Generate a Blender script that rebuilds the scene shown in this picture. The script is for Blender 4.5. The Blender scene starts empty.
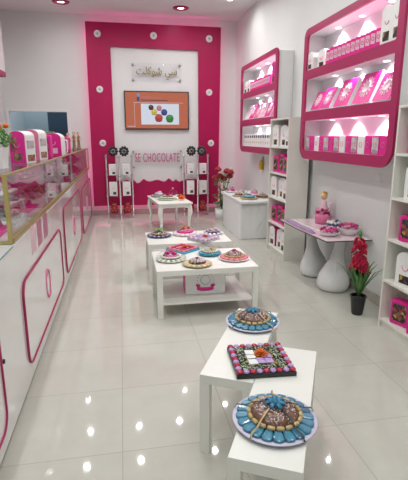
import bpy, bmesh, math, random
from mathutils import Vector, Matrix, Euler, noise
random.seed(7)
PI = math.pi
scene = bpy.context.scene
C = scene.collection

# ------------------------------------------------------------------ materials
def mat(name, col, rough=.5, metal=0, spec=.5, var=0, vscale=8, bump=0, bscale=40, coat=0, emit=None, estr=0, sheen=0, var_col=None):
    m = bpy.data.materials.new(name); m.use_nodes = True
    nt = m.node_tree; b = nt.nodes['Principled BSDF']
    b.inputs['Base Color'].default_value = (*col, 1)
    b.inputs['Roughness'].default_value = rough
    b.inputs['Metallic'].default_value = metal
    b.inputs['Specular IOR Level'].default_value = spec
    b.inputs['Coat Weight'].default_value = coat
    if coat: b.inputs['Coat Roughness'].default_value = .08
    if emit:
        b.inputs['Emission Color'].default_value = (*emit, 1); b.inputs['Emission Strength'].default_value = estr
    tc = nt.nodes.new('ShaderNodeTexCoord')
    if var or var_col:
        n = nt.nodes.new('ShaderNodeTexNoise'); n.inputs['Scale'].default_value = vscale; n.inputs['Detail'].default_value = 3
        nt.links.new(tc.outputs['Object'], n.inputs['Vector'])
        r = nt.nodes.new('ShaderNodeValToRGB')
        c2 = var_col or tuple(max(0, c * (1 - var)) for c in col)
        r.color_ramp.elements[0].position = .35; r.color_ramp.elements[1].position = .65
        r.color_ramp.elements[0].color = (*c2, 1); r.color_ramp.elements[1].color = (*col, 1)
        nt.links.new(n.outputs['Fac'], r.inputs['Fac']); nt.links.new(r.outputs['Color'], b.inputs['Base Color'])
    if bump:
        n2 = nt.nodes.new('ShaderNodeTexNoise'); n2.inputs['Scale'].default_value = bscale
        nt.links.new(tc.outputs['Object'], n2.inputs['Vector'])
        bp = nt.nodes.new('ShaderNodeBump'); bp.inputs['Strength'].default_value = bump; bp.inputs['Distance'].default_value = .01
        nt.links.new(n2.outputs['Fac'], bp.inputs['Height']); nt.links.new(bp.outputs['Normal'], b.inputs['Normal'])
    return m

def speckle(name, cols, scale=60, rough=.25):
    """many small colour cells: wrapped chocolates seen through a window, foil bits"""
    m = bpy.data.materials.new(name); m.use_nodes = True
    nt = m.node_tree; b = nt.nodes['Principled BSDF']; b.inputs['Roughness'].default_value = rough
    tc = nt.nodes.new('ShaderNodeTexCoord')
    v = nt.nodes.new('ShaderNodeTexVoronoi'); v.inputs['Scale'].default_value = scale
    nt.links.new(tc.outputs['Object'], v.inputs['Vector'])
    s = nt.nodes.new('ShaderNodeSeparateColor'); nt.links.new(v.outputs['Color'], s.inputs['Color'])
    r = nt.nodes.new('ShaderNodeValToRGB'); r.color_ramp.interpolation = 'CONSTANT'
    e = r.color_ramp.elements
    while len(e) < len(cols): e.new(.5)
    for i, c in enumerate(cols):
        e[i].position = i / len(cols); e[i].color = (*c, 1)
    nt.links.new(s.outputs['Red'], r.inputs['Fac']); nt.links.new(r.outputs['Color'], b.inputs['Base Color'])
    return m

def glass_mat(name, tint=(1, 1, 1), refl=1.0):
    m = bpy.data.materials.new(name); m.use_nodes = True
    nt = m.node_tree; nt.nodes.clear()
    o = nt.nodes.new('ShaderNodeOutputMaterial'); mx = nt.nodes.new('ShaderNodeMixShader')
    t = nt.nodes.new('ShaderNodeBsdfTransparent'); t.inputs['Color'].default_value = (*tint, 1)
    g = nt.nodes.new('ShaderNodeBsdfGlossy'); g.inputs['Roughness'].default_value = .02
    lw = nt.nodes.new('ShaderNodeLayerWeight'); lw.inputs['Blend'].default_value = .5
    pw = nt.nodes.new('ShaderNodeMath'); pw.operation = 'POWER'; pw.inputs[1].default_value = 5
    mu = nt.nodes.new('ShaderNodeMath'); mu.operation = 'MULTIPLY_ADD'; mu.inputs[1].default_value = .9*refl; mu.inputs[2].default_value = .035*refl
    nt.links.new(lw.outputs['Facing'], pw.inputs[0]); nt.links.new(pw.outputs[0], mu.inputs[0]); nt.links.new(mu.outputs[0], mx.inputs[0])
    nt.links.new(t.outputs[0], mx.inputs[1]); nt.links.new(g.outputs[0], mx.inputs[2]); nt.links.new(mx.outputs[0], o.inputs[0])
    return m

def floor_mat():
    m = bpy.data.materials.new('polished_porcelain'); m.use_nodes = True
    nt = m.node_tree; b = nt.nodes['Principled BSDF']
    g = nt.nodes.new('ShaderNodeNewGeometry')
    mp = nt.nodes.new('ShaderNodeMapping'); mp.inputs['Location'].default_value = (.06 + 6, -2.005 + 6, 0)
    nt.links.new(g.outputs['Position'], mp.inputs['Vector'])
    br = nt.nodes.new('ShaderNodeTexBrick'); br.offset = 0; br.squash = 1
    br.inputs['Scale'].default_value = 1; br.inputs['Brick Width'].default_value = .6; br.inputs['Row Height'].default_value = .6
    br.inputs['Mortar Size'].default_value = .0028; br.inputs['Mortar Smooth'].default_value = .3
    br.inputs['Color1'].default_value = (.56, .548, .495, 1); br.inputs['Color2'].default_value = (.54, .527, .475, 1)
    br.inputs['Mortar'].default_value = (.42, .40, .37, 1)
    nt.links.new(mp.outputs[0], br.inputs['Vector'])
    n = nt.nodes.new('ShaderNodeTexNoise'); n.inputs['Scale'].default_value = 5; n.inputs['Detail'].default_value = 8; n.inputs['Roughness'].default_value = .65
    nt.links.new(g.outputs['Position'], n.inputs['Vector'])
    mr = nt.nodes.new('ShaderNodeMapRange'); mr.inputs['To Min'].default_value = .9; mr.inputs['To Max'].default_value = 1.1
    nt.links.new(n.outputs['Fac'], mr.inputs['Value'])
    vm = nt.nodes.new('ShaderNodeVectorMath'); vm.operation = 'SCALE'
    nt.links.new(br.outputs['Color'], vm.inputs[0]); nt.links.new(mr.outputs[0], vm.inputs['Scale'])
    nt.links.new(vm.outputs[0], b.inputs['Base Color'])
    b.inputs['Roughness'].default_value = .035; b.inputs['Specular IOR Level'].default_value = .55
    return m

PINKC = (.43, .006, .088)
M = {}
M['wall'] = mat('wall_paint', (.77, .775, .77), .6, var=.03, vscale=1.5, bump=.05, bscale=120)
M['ceil'] = mat('ceiling_paint', (.76, .75, .75), .75, var=.02, vscale=1)
M['floor'] = floor_mat()
M['skirt'] = mat('skirting_tile', (.48, .45, .40), .2, var=.1, vscale=6)
M['pink'] = mat('magenta_lacquer', PINKC, .42, spec=.3, var=.05, vscale=3)
M['frame_pink'] = mat('raspberry_lacquer', (.40, .022, .108), .42, spec=.3, var=.05, vscale=3)
M['hot'] = mat('hot_pink_card', (.80, .015, .30), .4, var=.12, vscale=20)
M['magenta'] = mat('magenta_card', (.62, .01, .25), .4, var=.1, vscale=20)
M['rose'] = mat('rose_card', (.80, .22, .40), .45, var=.15, vscale=20)
M['palepink'] = mat('pale_pink', (.85, .56, .66), .4, var=.1, vscale=10)
M['white'] = mat('white_laminate', (.80, .80, .76), .3, var=.02, vscale=4)
M['gloss'] = mat('glossy_white_lacquer', (.77, .775, .775), .06, coat=.6, var=.02, vscale=3)
M['board'] = mat('white_board', (.80, .79, .80), .45, var=.02, vscale=2)
M['shelfwhite'] = mat('cream_white_laminate', (.78, .77, .71), .4, var=.04, vscale=5)
M['card'] = mat('white_card', (.84, .83, .83), .5, var=.04, vscale=15)
M['cloth'] = mat('white_cloth', (.80, .80, .81), .8, bump=.3, bscale=30)
M['gold'] = mat('brushed_gold', (.52, .43, .16), .35, metal=.7, var=.15, vscale=15)
M['goldtxt'] = mat('gold_mirror_letters', (.42, .30, .10), .25, metal=.9, var=.2, vscale=10)
M['steel'] = mat('brushed_steel', (.50, .49, .47), .3, metal=.85, var=.15, vscale=20)
M['black'] = mat('black_plastic', (.018, .018, .02), .35, var=.2, vscale=10)
M['dark'] = mat('dark_grey', (.05, .05, .055), .5, var=.2, vscale=10)
M['glass'] = glass_mat('clear_glass', (.97, .985, .98), 1.0)
M['acrylic'] = glass_mat('clear_acrylic', (.985, .985, .99), .45)
M['film'] = glass_mat('clear_wrap', (.98, .98, .98), .8)
M['teal'] = mat('green_glass_edge', (.10, .32, .30), .15)
M['blue'] = mat('blue_foil', (.06, .27, .42), .2, var=.4, vscale=30, coat=.5)
M['bluebow'] = mat('blue_satin_ribbon', (.03, .22, .38), .35, var=.3, vscale=30)
M['lav'] = mat('lavender_plate', (.60, .56, .70), .35, var=.1, vscale=25)
M['biscuit'] = mat('gold_foil_biscuit', (.62, .46, .22), .3, var=.3, vscale=40, coat=.3)
M['choc'] = mat('milk_chocolate', (.20, .085, .045), .25, var=.45, vscale=35, coat=.5, bump=.5, bscale=60)
M['cream'] = mat('cream_candy', (.75, .66, .48), .4, var=.2, vscale=40)
M['candyred'] = mat('red_foil', (.55, .03, .08), .25, var=.3, vscale=30)
M['candylav'] = mat('lilac_foil', (.50, .34, .66), .3, var=.2, vscale=30)
M['candygreen'] = mat('green_candy', (.30, .46, .14), .4, var=.4, vscale=30)
M['orange'] = mat('orange_petals', (.80, .16, .02), .5, var=.35, vscale=30)
M['redflower'] = mat('red_petals', (.62, .012, .07), .5, var=.35, vscale=30)
M['rosered'] = mat('dark_red_petals', (.42, .012, .03), .5, var=.4, vscale=30)
M['leaf'] = mat('green_leaf', (.07, .20, .05), .4, var=.5, vscale=25)
M['leafbright'] = mat('bright_green_leaf', (.12, .36, .05), .45, var=.4, vscale=25)
M['gladleaf'] = mat('sword_leaf', (.12, .30, .08), .4, var=.5, vscale=25)
M['strip'] = mat('dusty_pink_strip', (.52, .16, .28), .35, var=.1, vscale=20)
M['signpink'] = mat('pink_sign_letters', (.60, .09, .25), .4, var=.05)
M['terra'] = mat('coral_candy', (.66, .20, .11), .4, var=.3, vscale=40)
M['turq'] = mat('turquoise_foil', (.03, .40, .58), .25, var=.3, vscale=40)
M['purple'] = mat('purple_cloth', (.50, .30, .58), .6, var=.3, vscale=20)
M['skin'] = mat('doll_tan', (.70, .44, .28), .5, var=.1, vscale=20)
M['doll'] = mat('brown_doll', (.32, .17, .10), .5, var=.4, vscale=30)
M['amber'] = mat('amber_plastic', (.75, .42, .03), .3, var=.3, vscale=20)
M['lens'] = mat('lamp_lens', (1, 1, 1), .3, emit=(1, .97, .95), estr=60)
M['ringlens'] = mat('ringed_lamp_lens', (1, 1, 1), .3, emit=(1, .97, .95), estr=8)
M['shelflens'] = mat('shelf_lamp_lens', (1, 1, 1), .3, emit=(1, .93, .98), estr=7)
M['led'] = mat('pink_led', (1, .2, .6), .4, emit=(1, .10, .42), estr=8)
M['choc_mix'] = speckle('mixed_chocolates', [(.03, .02, .02), (.25, .10, .03), (.04, .10, .05), (.45, .30, .06), (.03, .03, .05), (.35, .03, .08), (.02, .02, .02), (.08, .05, .04)], 45)
M['pink_mix'] = speckle('pink_chocolates', [(.55, .02, .20), (.30, .02, .10), (.70, .25, .40), (.20, .03, .08), (.62, .06, .25)], 30)
M['white_mix'] = speckle('white_and_grey_chocolates', [(.7, .68, .66), (.35, .32, .32), (.6, .5, .52), (.2, .17, .17), (.66, .4, .5)], 30)
M['sequin'] = speckle('pearl_sprinkles', [(.75, .74, .78), (.55, .30, .30), (.80, .70, .60), (.30, .22, .30), (.6, .6, .7)], 400, .15)
M['band_mix'] = speckle('green_white_and_dark_sprinkles', [(.16,.30,.07), (.55,.60,.45), (.03,.03,.03), (.34,.52,.16), (.5,.35,.42), (.10,.14,.06), (.62,.6,.58)], 160)
M['tabletop_pink'] = mat('pink_printed_glass', (.78,.60,.66), .15, var=.12, vscale=6)
M['silver_mix'] = speckle('silver_box_window', [(.52, .48, .50), (.36, .33, .35), (.62, .58, .60), (.45, .40, .42)], 22)
M['brown_mix'] = speckle('brown_and_pink_print', [(.22, .10, .06), (.4, .03, .14), (.10, .05, .04), (.35, .22, .10)], 40)
M['scr'] = mat('screen_orange', (.02, .02, .02), .2, emit=(.56, .14, .065), estr=.75)
M['scrwhite'] = mat('screen_white', (.02, .02, .02), .2, emit=(.72, .78, .88), estr=.8)
def lit(n, c): return mat('screen_' + n, (.02, .02, .02), .2, emit=c, estr=.8)
M['s_dark'] = lit('brown', (.06, .02, .02)); M['s_red'] = lit('red', (.45, .03, .02)); M['s_yel'] = lit('yellow', (.6, .45, .02))
M['s_blue'] = lit('blue', (.03, .04, .25)); M['s_green'] = lit('green', (.02, .22, .04)); M['s_pink'] = lit('pink', (.55, .18, .25)); M['s_sky'] = lit('sky', (.10, .35, .75))
M['bluedark'] = mat('dark_blue_door', (.035, .07, .11), .5, var=.2, vscale=3)
M['bluelight_wall'] = mat('white_wall_blue_light_tint', (.48, .55, .58), .6, var=.1, vscale=2)  # white back room walls, with the bluish light put into their colour

# ------------------------------------------------------------------ mesh builder
class MB:
    def __init__(s): s.bm = bmesh.new(); s.mi = 0
    def _add(s, bm, mtx=None, smooth=False):
        if mtx is not None: bmesh.ops.transform(bm, matrix=mtx, verts=bm.verts)
        me = bpy.data.meshes.new('tmp')
        for f in bm.faces: f.material_index = s.mi; f.smooth = smooth
        bm.to_mesh(me); bm.free(); s.bm.from_mesh(me); bpy.data.meshes.remove(me)
        return s
    def m(s, i): s.mi = i; return s
    def box(s, x0, x1, y0, y1, z0, z1, bev=0, mtx=None):
        bm = bmesh.new(); bmesh.ops.create_cube(bm, size=1)
        bmesh.ops.transform(bm, matrix=Matrix.Translation(((x0+x1)/2, (y0+y1)/2, (z0+z1)/2)) @ Matrix.Diagonal((abs(x1-x0), abs(y1-y0), abs(z1-z0), 1)), verts=bm.verts)
        if bev: bmesh.ops.bevel(bm, geom=bm.edges[:], offset=bev, segments=2, profile=.5, affect='EDGES')
        return s._add(bm, mtx)
    def prism(s, poly, d0, d1, plane='xz', bev=0, mtx=None, smooth=False):
        """extrude a 2-D outline; plane xz extrudes along y, yz along x, xy along z"""
        bm = bmesh.new()
        def P(a, b, d): return {'xz': (a, d, b), 'yz': (d, a, b), 'xy': (a, b, d)}[plane]
        v0 = [bm.verts.new(P(a, b, d0)) for a, b in poly]; v1 = [bm.verts.new(P(a, b, d1)) for a, b in poly]
        bm.faces.new(v0); bm.faces.new(v1[::-1]); n = len(poly)
        for i in range(n): bm.faces.new((v0[i], v1[i], v1[(i+1) % n], v0[(i+1) % n]))
        bmesh.ops.recalc_face_normals(bm, faces=bm.faces)
        if bev: bmesh.ops.bevel(bm, geom=bm.edges[:], offset=bev, segments=2, profile=.5, affect='EDGES', clamp_overlap=True)
        return s._add(bm, mtx, smooth)
    def lathe(s, prof, n=24, c=(0, 0, 0), bump=None, mtx=None, smooth=True, rings=None):
        """prof = [(r, z)...] ; rings = optional per-ring (dx, dy) centre shift"""
        bm = bmesh.new(); R = []
        for k, (r, z) in enumerate(prof):
            dx, dy = rings[k] if rings else (0, 0); row = []
            for i in range(n):
                a = 2*PI*i/n; rr, zz = r, z
                if bump: rr, zz = bump(r, z, a)
                row.append(bm.verts.new((c[0]+dx+rr*math.cos(a), c[1]+dy+rr*math.sin(a), c[2]+zz)))
            R.append(row)
        for k in range(len(R)-1):
            for i in range(n): bm.faces.new((R[k][i], R[k][(i+1) % n], R[k+1][(i+1) % n], R[k+1][i]))
        bm.faces.new(R[0][::-1]); bm.faces.new(R[-1])
        bmesh.ops.remove_doubles(bm, verts=bm.verts, dist=1e-5)
        bmesh.ops.recalc_face_normals(bm, faces=bm.faces)
        return s._add(bm, mtx, smooth)
    def tube(s, pts, r, n=8, closed=False, mtx=None, radii=None):
        bm = bmesh.new(); P = [Vector(p) for p in pts]; N = len(P); R = []
        up = Vector((0, 0, 1)); prev = None
        for i in range(N):
            if closed: t = (P[(i+1) % N] - P[i-1])
            else: t = P[min(i+1, N-1)] - P[max(i-1, 0)]
            t.normalize()
            if prev is None:
                a = t.cross(up)
                if a.length < 1e-3: a = t.cross(Vector((1, 0, 0)))
            else: a = prev - t * prev.dot(t)
            a.normalize(); prev = a; b = t.cross(a)
            rr = radii[i] if radii else r
            R.append([bm.verts.new(P[i] + (a*math.cos(2*PI*k/n) + b*math.sin(2*PI*k/n))*rr) for k in range(n)])
        for i in range(N if closed else N-1):
            A, B = R[i], R[(i+1) % N]
            for k in range(n): bm.faces.new((A[k], A[(k+1) % n], B[(k+1) % n], B[k]))
        if not closed: bm.faces.new(R[0][::-1]); bm.faces.new(R[-1])
        bmesh.ops.recalc_face_normals(bm, faces=bm.faces)
        return s._add(bm, mtx, True)
    def ball(s, c, r, sc=(1, 1, 1), u=10, v=7, rot=None, bump=0, seed=0):
        bm = bmesh.new(); bmesh.ops.create_uvsphere(bm, u_segments=u, v_segments=v, radius=r)
        if bump:
            for w in bm.verts: w.co *= 1 + bump*noise.noise(w.co/r*1.7 + Vector((seed*3.1, seed, 0)))
        mt = Matrix.Translation(c) @ (Euler(rot).to_matrix().to_4x4() if rot else Matrix()) @ Matrix.Diagonal((*sc, 1))
        return s._add(bm, mt, True)
    def strip(s, pts, w, side=Vector((1, 0, 0)), th=.0015):
        """ribbon with thickness following pts, width vector side*w(i)"""
        bm = bmesh.new(); P = [Vector(p) for p in pts]; N = len(P); rows = []
        for i, p in enumerate(P):
            t = (P[min(i+1, N-1)] - P[max(i-1, 0)]).normalized(); ww = w[i] if isinstance(w, (list, tuple)) else w
            sd = side[i] if isinstance(side, list) else side
            nrm = t.cross(sd); nrm.normalize()
            rows.append([bm.verts.new(p+sd*ww/2+nrm*th/2), bm.verts.new(p-sd*ww/2+nrm*th/2), bm.verts.new(p-sd*ww/2-nrm*th/2), bm.verts.new(p+sd*ww/2-nrm*th/2)])
        for i in range(N-1):
            for k in range(4): bm.faces.new((rows[i][k], rows[i][(k+1) % 4], rows[i+1][(k+1) % 4], rows[i+1][k]))
        bm.faces.new(rows[0][::-1]); bm.faces.new(rows[-1])
        bmesh.ops.recalc_face_normals(bm, faces=bm.faces)
        return s._add(bm, None, True)
    def mesh(s, mats):
        me = bpy.data.meshes.new('m'); s.bm.to_mesh(me); s.bm.free()
        for x in (mats if isinstance(mats, (list, tuple)) else [mats]): me.materials.append(M[x] if isinstance(x, str) else x)
        return me
    def build(s, name, mats, parent=None, loc=None):
        return put(name, s.mesh(mats), parent, loc)

def put(name, me, parent=None, loc=None, rot=None):
    o = bpy.data.objects.new(name, me); me.name = name; C.objects.link(o)
    if parent: o.parent = parent
    if loc: o.location = loc
    if rot: o.rotation_euler = rot
    return o
def tag(o, label, cat, group=None, kind=None):
    o['label'] = label; o['category'] = cat
    if group: o['group'] = group
    if kind: o['kind'] = kind
    return o
def thing(name, label, cat, loc=(0, 0, 0), rz=0, group=None):
    o = bpy.data.objects.new(name, None); C.objects.link(o); o.empty_display_size = .05
    o.location = loc; o.rotation_euler = (0, 0, rz)
    return tag(o, label, cat, group)
def struct(name, mb, mats, parent=None):
    o = mb.build(name, mats, parent)
    if not parent: o['kind'] = 'structure'
    return o
def dup(o, parent=None):
    c = o.copy(); C.objects.link(c)
    if parent: c.parent = parent
    for k in list(o.children): dup(k, c)
    return c
def place(root, loc, rz=0, label=None, group=None, first=[None]):
    """copy a finished thing; the first call moves the thing itself"""
    if 'used' in root:
        r = dup(root)
    else:
        root['used'] = 1; r = root
    r.location = loc; r.rotation_euler = (0, 0, rz)
    if label: r['label'] = label
    if group: r['group'] = group
    return r
ORD = ['first', 'second', 'third', 'fourth', 'fifth', 'sixth', 'seventh', 'eighth', 'ninth', 'tenth', 'eleventh', 'twelfth', 'thirteenth', 'fourteenth']
def rrect(x0, x1, z0, z1, r, n=6):
    rs = r if isinstance(r, (list, tuple)) else [r]*4        # bl, br, tr, tl
    out = []
    for (cx, cz, a0, q) in ((x0+rs[0], z0+rs[0], PI, rs[0]), (x1-rs[1], z0+rs[1], 1.5*PI, rs[1]), (x1-rs[2], z1-rs[2], 0, rs[2]), (x0+rs[3], z1-rs[3], .5*PI, rs[3])):
        for i in range(n+1):
            a = a0 + .5*PI*i/n; out.append((cx+q*math.cos(a), cz+q*math.sin(a)))
    return out
def plate_mesh(outer, holes, th, mats):
    """flat plate with holes: local x,y = outline, local z = +-th/2"""
    cu = bpy.data.curves.new('plate', 'CURVE'); cu.dimensions = '2D'; cu.fill_mode = 'BOTH'; cu.extrude = th/2
    for loop in [outer] + holes:
        sp = cu.splines.new('POLY'); sp.points.add(len(loop)-1); sp.use_cyclic_u = True
        for i, (a, b) in enumerate(loop): sp.points[i].co = (a, b, 0, 1)
    o = bpy.data.objects.new('plate', cu); C.objects.link(o)
    dg = bpy.context.evaluated_depsgraph_get(); dg.update()
    me = bpy.data.meshes.new_from_object(o.evaluated_get(dg))
    bpy.data.objects.remove(o); bpy.data.curves.remove(cu)
    me.materials.clear()
    for x in mats: me.materials.append(M[x])
    return me
def text_mesh(body, size, ext, matname, align='CENTER', space=1):
    cu = bpy.data.curves.new('txt', 'FONT'); cu.body = body; cu.size = size; cu.extrude = ext; cu.align_x = align; cu.space_character = space
    o = bpy.data.objects.new('txt', cu); C.objects.link(o)
    dg = bpy.context.evaluated_depsgraph_get(); dg.update()
    me = bpy.data.meshes.new_from_object(o.evaluated_get(dg))
    bpy.data.objects.remove(o); bpy.data.curves.remove(cu)
    me.materials.clear(); me.materials.append(M[matname])
    return me
XZ = (PI/2, 0, 0)          # local xy -> world xz, facing -y
YZ = (PI/2, 0, -PI/2)      # facing -x: local x -> world -y
FX = (PI/2, 0, PI/2)       # facing +x: local x -> world y
# ------------------------------------------------------------------ the room
XL, XR, YB, YF, ZC = -2.2, 2.40, 9.30, -1.6, 3.87
struct('floor', MB().box(XL-.1, XR+.1, YF-.1, 11.2, -.1, 0), 'floor')
struct('ceiling', MB().box(XL-.1, XR+.1, YF-.1, 11.2, ZC, ZC+.1), 'ceil')
struct('wall_right', MB().box(XR, XR+.1, YF, 11.2, 0, ZC), 'wall')
struct('wall_left', MB().box(XL-.1, XL, YF, 11.2, 0, ZC), 'wall')
struct('wall_front', MB().box(XL, XR, YF-.1, YF, 0, ZC), 'wall')
DX0, DX1, DZ = -2.11, -1.03, 2.08
wb = MB().box(XL, DX0, YB, YB+.12, 0, ZC).box(DX0, DX1, YB, YB+.12, DZ, ZC).box(DX1, XR, YB, YB+.12, 0, ZC)
struct('wall_back', wb, 'wall')
struct('trim_1', MB().box(DX0-.05, DX0, YB-.02, YB, 0, DZ+.05).box(DX1, DX1+.05, YB-.02, YB, 0, DZ+.05).box(DX0, DX1, YB-.02, YB, DZ, DZ+.05), 'board')
struct('wall_far', MB().box(XL, XR, 11.1, 11.2, 0, ZC), 'bluelight_wall')
struct('wall_corridor', MB().box(-1.0, -.9, YB+.12, 11.1, 0, ZC), 'bluelight_wall')
struct('door_1', MB().box(-1.62, -1.02, 10.75, 10.8, 0, 2.22, .005), 'bluedark')
struct('baseboard_back', MB().box(DX1+.05, XR-.02, YB-.015, YB, 0, .10), 'skirt')
struct('baseboard_right', MB().box(XR-.015, XR, YF, YB, 0, .10), 'skirt')
struct('baseboard_left', MB().box(XL, XL+.015, YF, YB, 0, .10), 'skirt')

# ceiling downlights: lens + rim as one lamp each, light just below
def downlight(x, y, ring, label, power, r=.042):
    t = thing('ceiling_downlight', label, 'ceiling light', (x, y, ZC), 0, 'ceiling downlights')
    if ring:
        MB().lathe([(r+.01, 0), (r+.01, -.02), (.13, -.02), (.145, -.008), (.145, 0)], 32).build('rim', 'frame_pink', t)
    else:
        MB().lathe([(r+.005, 0), (r+.005, -.008), (.08, -.008), (.085, 0)], 24).build('rim', 'board', t)
    MB().lathe([(0, -.001), (r, -.001), (r, -.006), (0, -.006)], 20).build('lens', 'ringlens' if ring else 'lens', t)
    ld = bpy.data.lights.new('lamp', 'AREA'); ld.shape = 'DISK'; ld.size = .07; ld.energy = power; ld.color = (.975, 1, .97); ld.spread = PI*.92
    lo = bpy.data.objects.new('lamp', ld); C.objects.link(lo); lo.parent = t; lo.location = (0, 0, -.03)
PW = 7.4
for x, w in ((-.92, 'left'), (1.16, 'right')):
    downlight(x, 8.55, True, 'round ceiling light with magenta ring, above the %s side of the magenta wall panel' % w, PW*.35, .06)
cols = [(-.8, 'left'), (.11, 'second from left'), (1.42, 'right')]
for i, y in enumerate((7.5, 6.57)):
    for x, w in cols:
        downlight(x, y, False, 'small recessed ceiling light, %s in the %s row from the back wall' % (w, ORD[i+1]), PW)
downlight(.9, 7.52, False, 'small recessed ceiling light between the second and the right one in the second row', PW*.7)
downlight(1.91, 7.89, False, 'small recessed ceiling light nearest to the farther wall shelf', PW*.7)
for i, y in enumerate((5.0, 3.4, 1.8, .2)):
    for x, w in ((-.8, 'left'), (.3, 'middle'), (1.42, 'right')):
        downlight(x, y, False, 'small recessed ceiling light, %s one in the %s row from the shop front' % (w, ORD[3-i]), PW*(1.35 if y < 2 else 1))

# ------------------------------------------------------------------ feature panel on the back wall
fp = thing('feature_panel', 'tall magenta framed white wall panel behind the television with pink back light', 'wall panel', (0, 9.16, 0))
random.seed(11)
drip = []
xs = [1.58 - 1.71*i/46 for i in range(47)]
for i, x in enumerate(xs):
    t = (1.58-x)/1.71
    z = .70 + .012*math.sin(t*40) + .02*math.sin(t*13+1)
    for cx, a, w in ((.08, .05, .06), (.22, .07, .03), (.42, .05, .05), (.95, .06, .05), (1.10, .07, .04), (1.36, .04, .07)):
        z += a*math.exp(-((x-cx)/w)**2)
    drip.append((x, z))
hole = [(-.13, 3.285), (-.13, .70)] + drip[::-1][1:] + [(1.58, 3.27)]
me = plate_mesh([(-.60, .22), (2.0, .20), (2.035, 3.71), (-.575, 3.71)], [hole], .05, ['pink'])
put('panel_frame', me, fp, (0, 0, 0), XZ)
MB().box(-.2, 1.66, .03, .045, .5, 3.4).build('panel_board', 'board', fp)
led = MB()
for a, b in (((-.54, 3.66), (1.98, 3.66)), ((-.56, .26), (-.54, 3.66)), ((1.97, .25), (1.98, 3.66)), ((-.56, .26), (1.97, .25))):
    led.tube([(a[0], .085, a[1]), (b[0], .085, b[1])], .008, 6)
led.build('light_strip', 'led', fp)
sp = MB()
for x in (-.45, .7, 1.85):
    for z in (.4, 1.9, 3.5):
        if .4 < z or x != .7: sp.box(x-.03, x+.03, .046 if x == .7 else .026, .138, z-.03, z+.03)
sp.build('standoff', 'board', fp)
for x, z in ((-.358, 3.50), (-.367, 2.50), (-.362, 1.48), (.70, 3.505), (1.796, 3.49), (1.80, 2.48), (1.84, 1.475)):
    d = MB().lathe([(0, -.012), (.035, -.012), (.04, -.016), (.062, -.012), (.066, 0), (0, 0)], 28, mtx=Matrix.Rotation(PI/2, 4, 'X') @ Matrix.Diagonal((1, 1, -1, 1))).build('disc_ornament', 'board', fp, (x, -.0255, z))
    MB().lathe([(0, 0), (.02, 0), (.02, .004), (0, .006)], 16, mtx=Matrix.Rotation(PI/2, 4, 'X')).build('disc_centre', 'steel', d, (0, -.0125, 0))

# television
tv = thing('television', 'flat wall television showing colourful chocolates on an orange screen', 'television', (.735, 9.12, 2.115))
W, Hh = .645, .37
MB().box(-W, W, 0, .045, -Hh, Hh, .006).box(-.25, .25, .045, .062, -.2, .2).build('casing', 'black', tv)
scr = MB().box(-W+.022, W-.022, -.002, 0, -Hh+.025, Hh-.022).build('screen', 'scr', tv)
MB().box(-.32, .44, -.004, -.002, -.27, .13).build('slide_picture', 'scrwhite', scr)
MB().box(-.46, .52, -.0035, -.002, .148, .153).box(-.45, -.446, -.0035, -.002, -.31, .15).box(-.60, -.44, -.0035, -.002, -.31, -.302).build('slide_line', 'scrwhite', scr)
MB().box(-.32, .10, -.0035, -.002, .236, .246).box(-.32, -.12, -.0035, -.002, .262, .268).build('slide_text', 's_pink', scr)
MB().box(-.32, .22, -.0035, -.002, .19, .202).build('slide_text', 's_dark', scr)
fl = lambda c, r, sx=1, sz=1: MB().lathe([(0, 0), (r, 0), (r, .002), (0, .002)], 20, mtx=Matrix.Translation((c[0], -.002, c[1])) @ Matrix.Diagonal((sx, 1, sz, 1)) @ Matrix.Rotation(PI/2, 4, 'X'))
fl((-.36, .29), .03).build('slide_figure', 's_sky', scr); fl((-.37, .22), .025, 1, 1.7).build('slide_figure', 's_blue', scr)
for nm, c, r, y in (('s_dark', (-.12, .06), .05, 0), ('s_yel', (-.06, -.03), .055, .0006), ('s_pink', (.04, .05), .05, .0003), ('s_blue', (.14, -.03), .06, .0008), ('s_red', (.03, -.14), .075, .0012), ('s_green', (.25, -.15), .075, .0014)):
    o = fl(c, r, 1.05, 1).build('slide_chocolate', nm, scr); o.location.y = -.002-y
    o2 = fl((c[0], c[1]-r*.6), r*.9, 1, .55).build('slide_chocolate', 's_dark' if nm != 's_dark' else 's_red', scr); o2.location.y = -.0019-y

# acrylic name plates
def acrylic_sign(x0, x1, z0, z1, label):
    t = thing('acrylic_sign', label, 'sign', ((x0+x1)/2, 9.185, (z0+z1)/2))
    w, h = (x1-x0)/2, (z1-z0)/2
    MB().box(-w, w, -.035, -.03, -h, h).build('sign_plate', 'acrylic', t)
    for sx in (-1, 1):
        for sz in (-1, 1):
            MB().lathe([(0, 0), (.018, 0), (.02, .003), (.02, .043), (0, .043)], 14, mtx=Matrix.Translation((sx*(w-.035), .003, sz*(h-.035))) @ Matrix.Rotation(PI/2, 4, 'X')).build('standoff_bolt', 'steel', t)
    return t
s1 = acrylic_sign(.25, 1.24, 2.66, 3.01, 'clear acrylic plate with gold Arabic lettering above the television')
ar = text_mesh('\ufe96\ufee0\ufedb\ufeee\ufeb7 \ufef2\ufeb3', .22, .010, 'goldtxt')
xs_ = [v.co.x for v in ar.vertices]; ys_ = [v.co.y for v in ar.vertices]
sx = .80/(max(xs_)-min(xs_)); sy = .235/(max(ys_)-min(ys_))
for v in ar.vertices: v.co.x = (v.co.x-(max(xs_)+min(xs_))/2)*sx; v.co.y = (v.co.y-(max(ys_)+min(ys_))/2)*sy
put('lettering', ar, s1, (0, -.05, -.01), XZ)
s2 = acrylic_sign(.20, 1.24, .965, 1.345, 'clear acrylic plate reading SE CHOCOLATE in pink letters below the television')
tx = text_mesh('SE CHOCOLATE', .2, .008, 'signpink', space=1.12)
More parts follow.
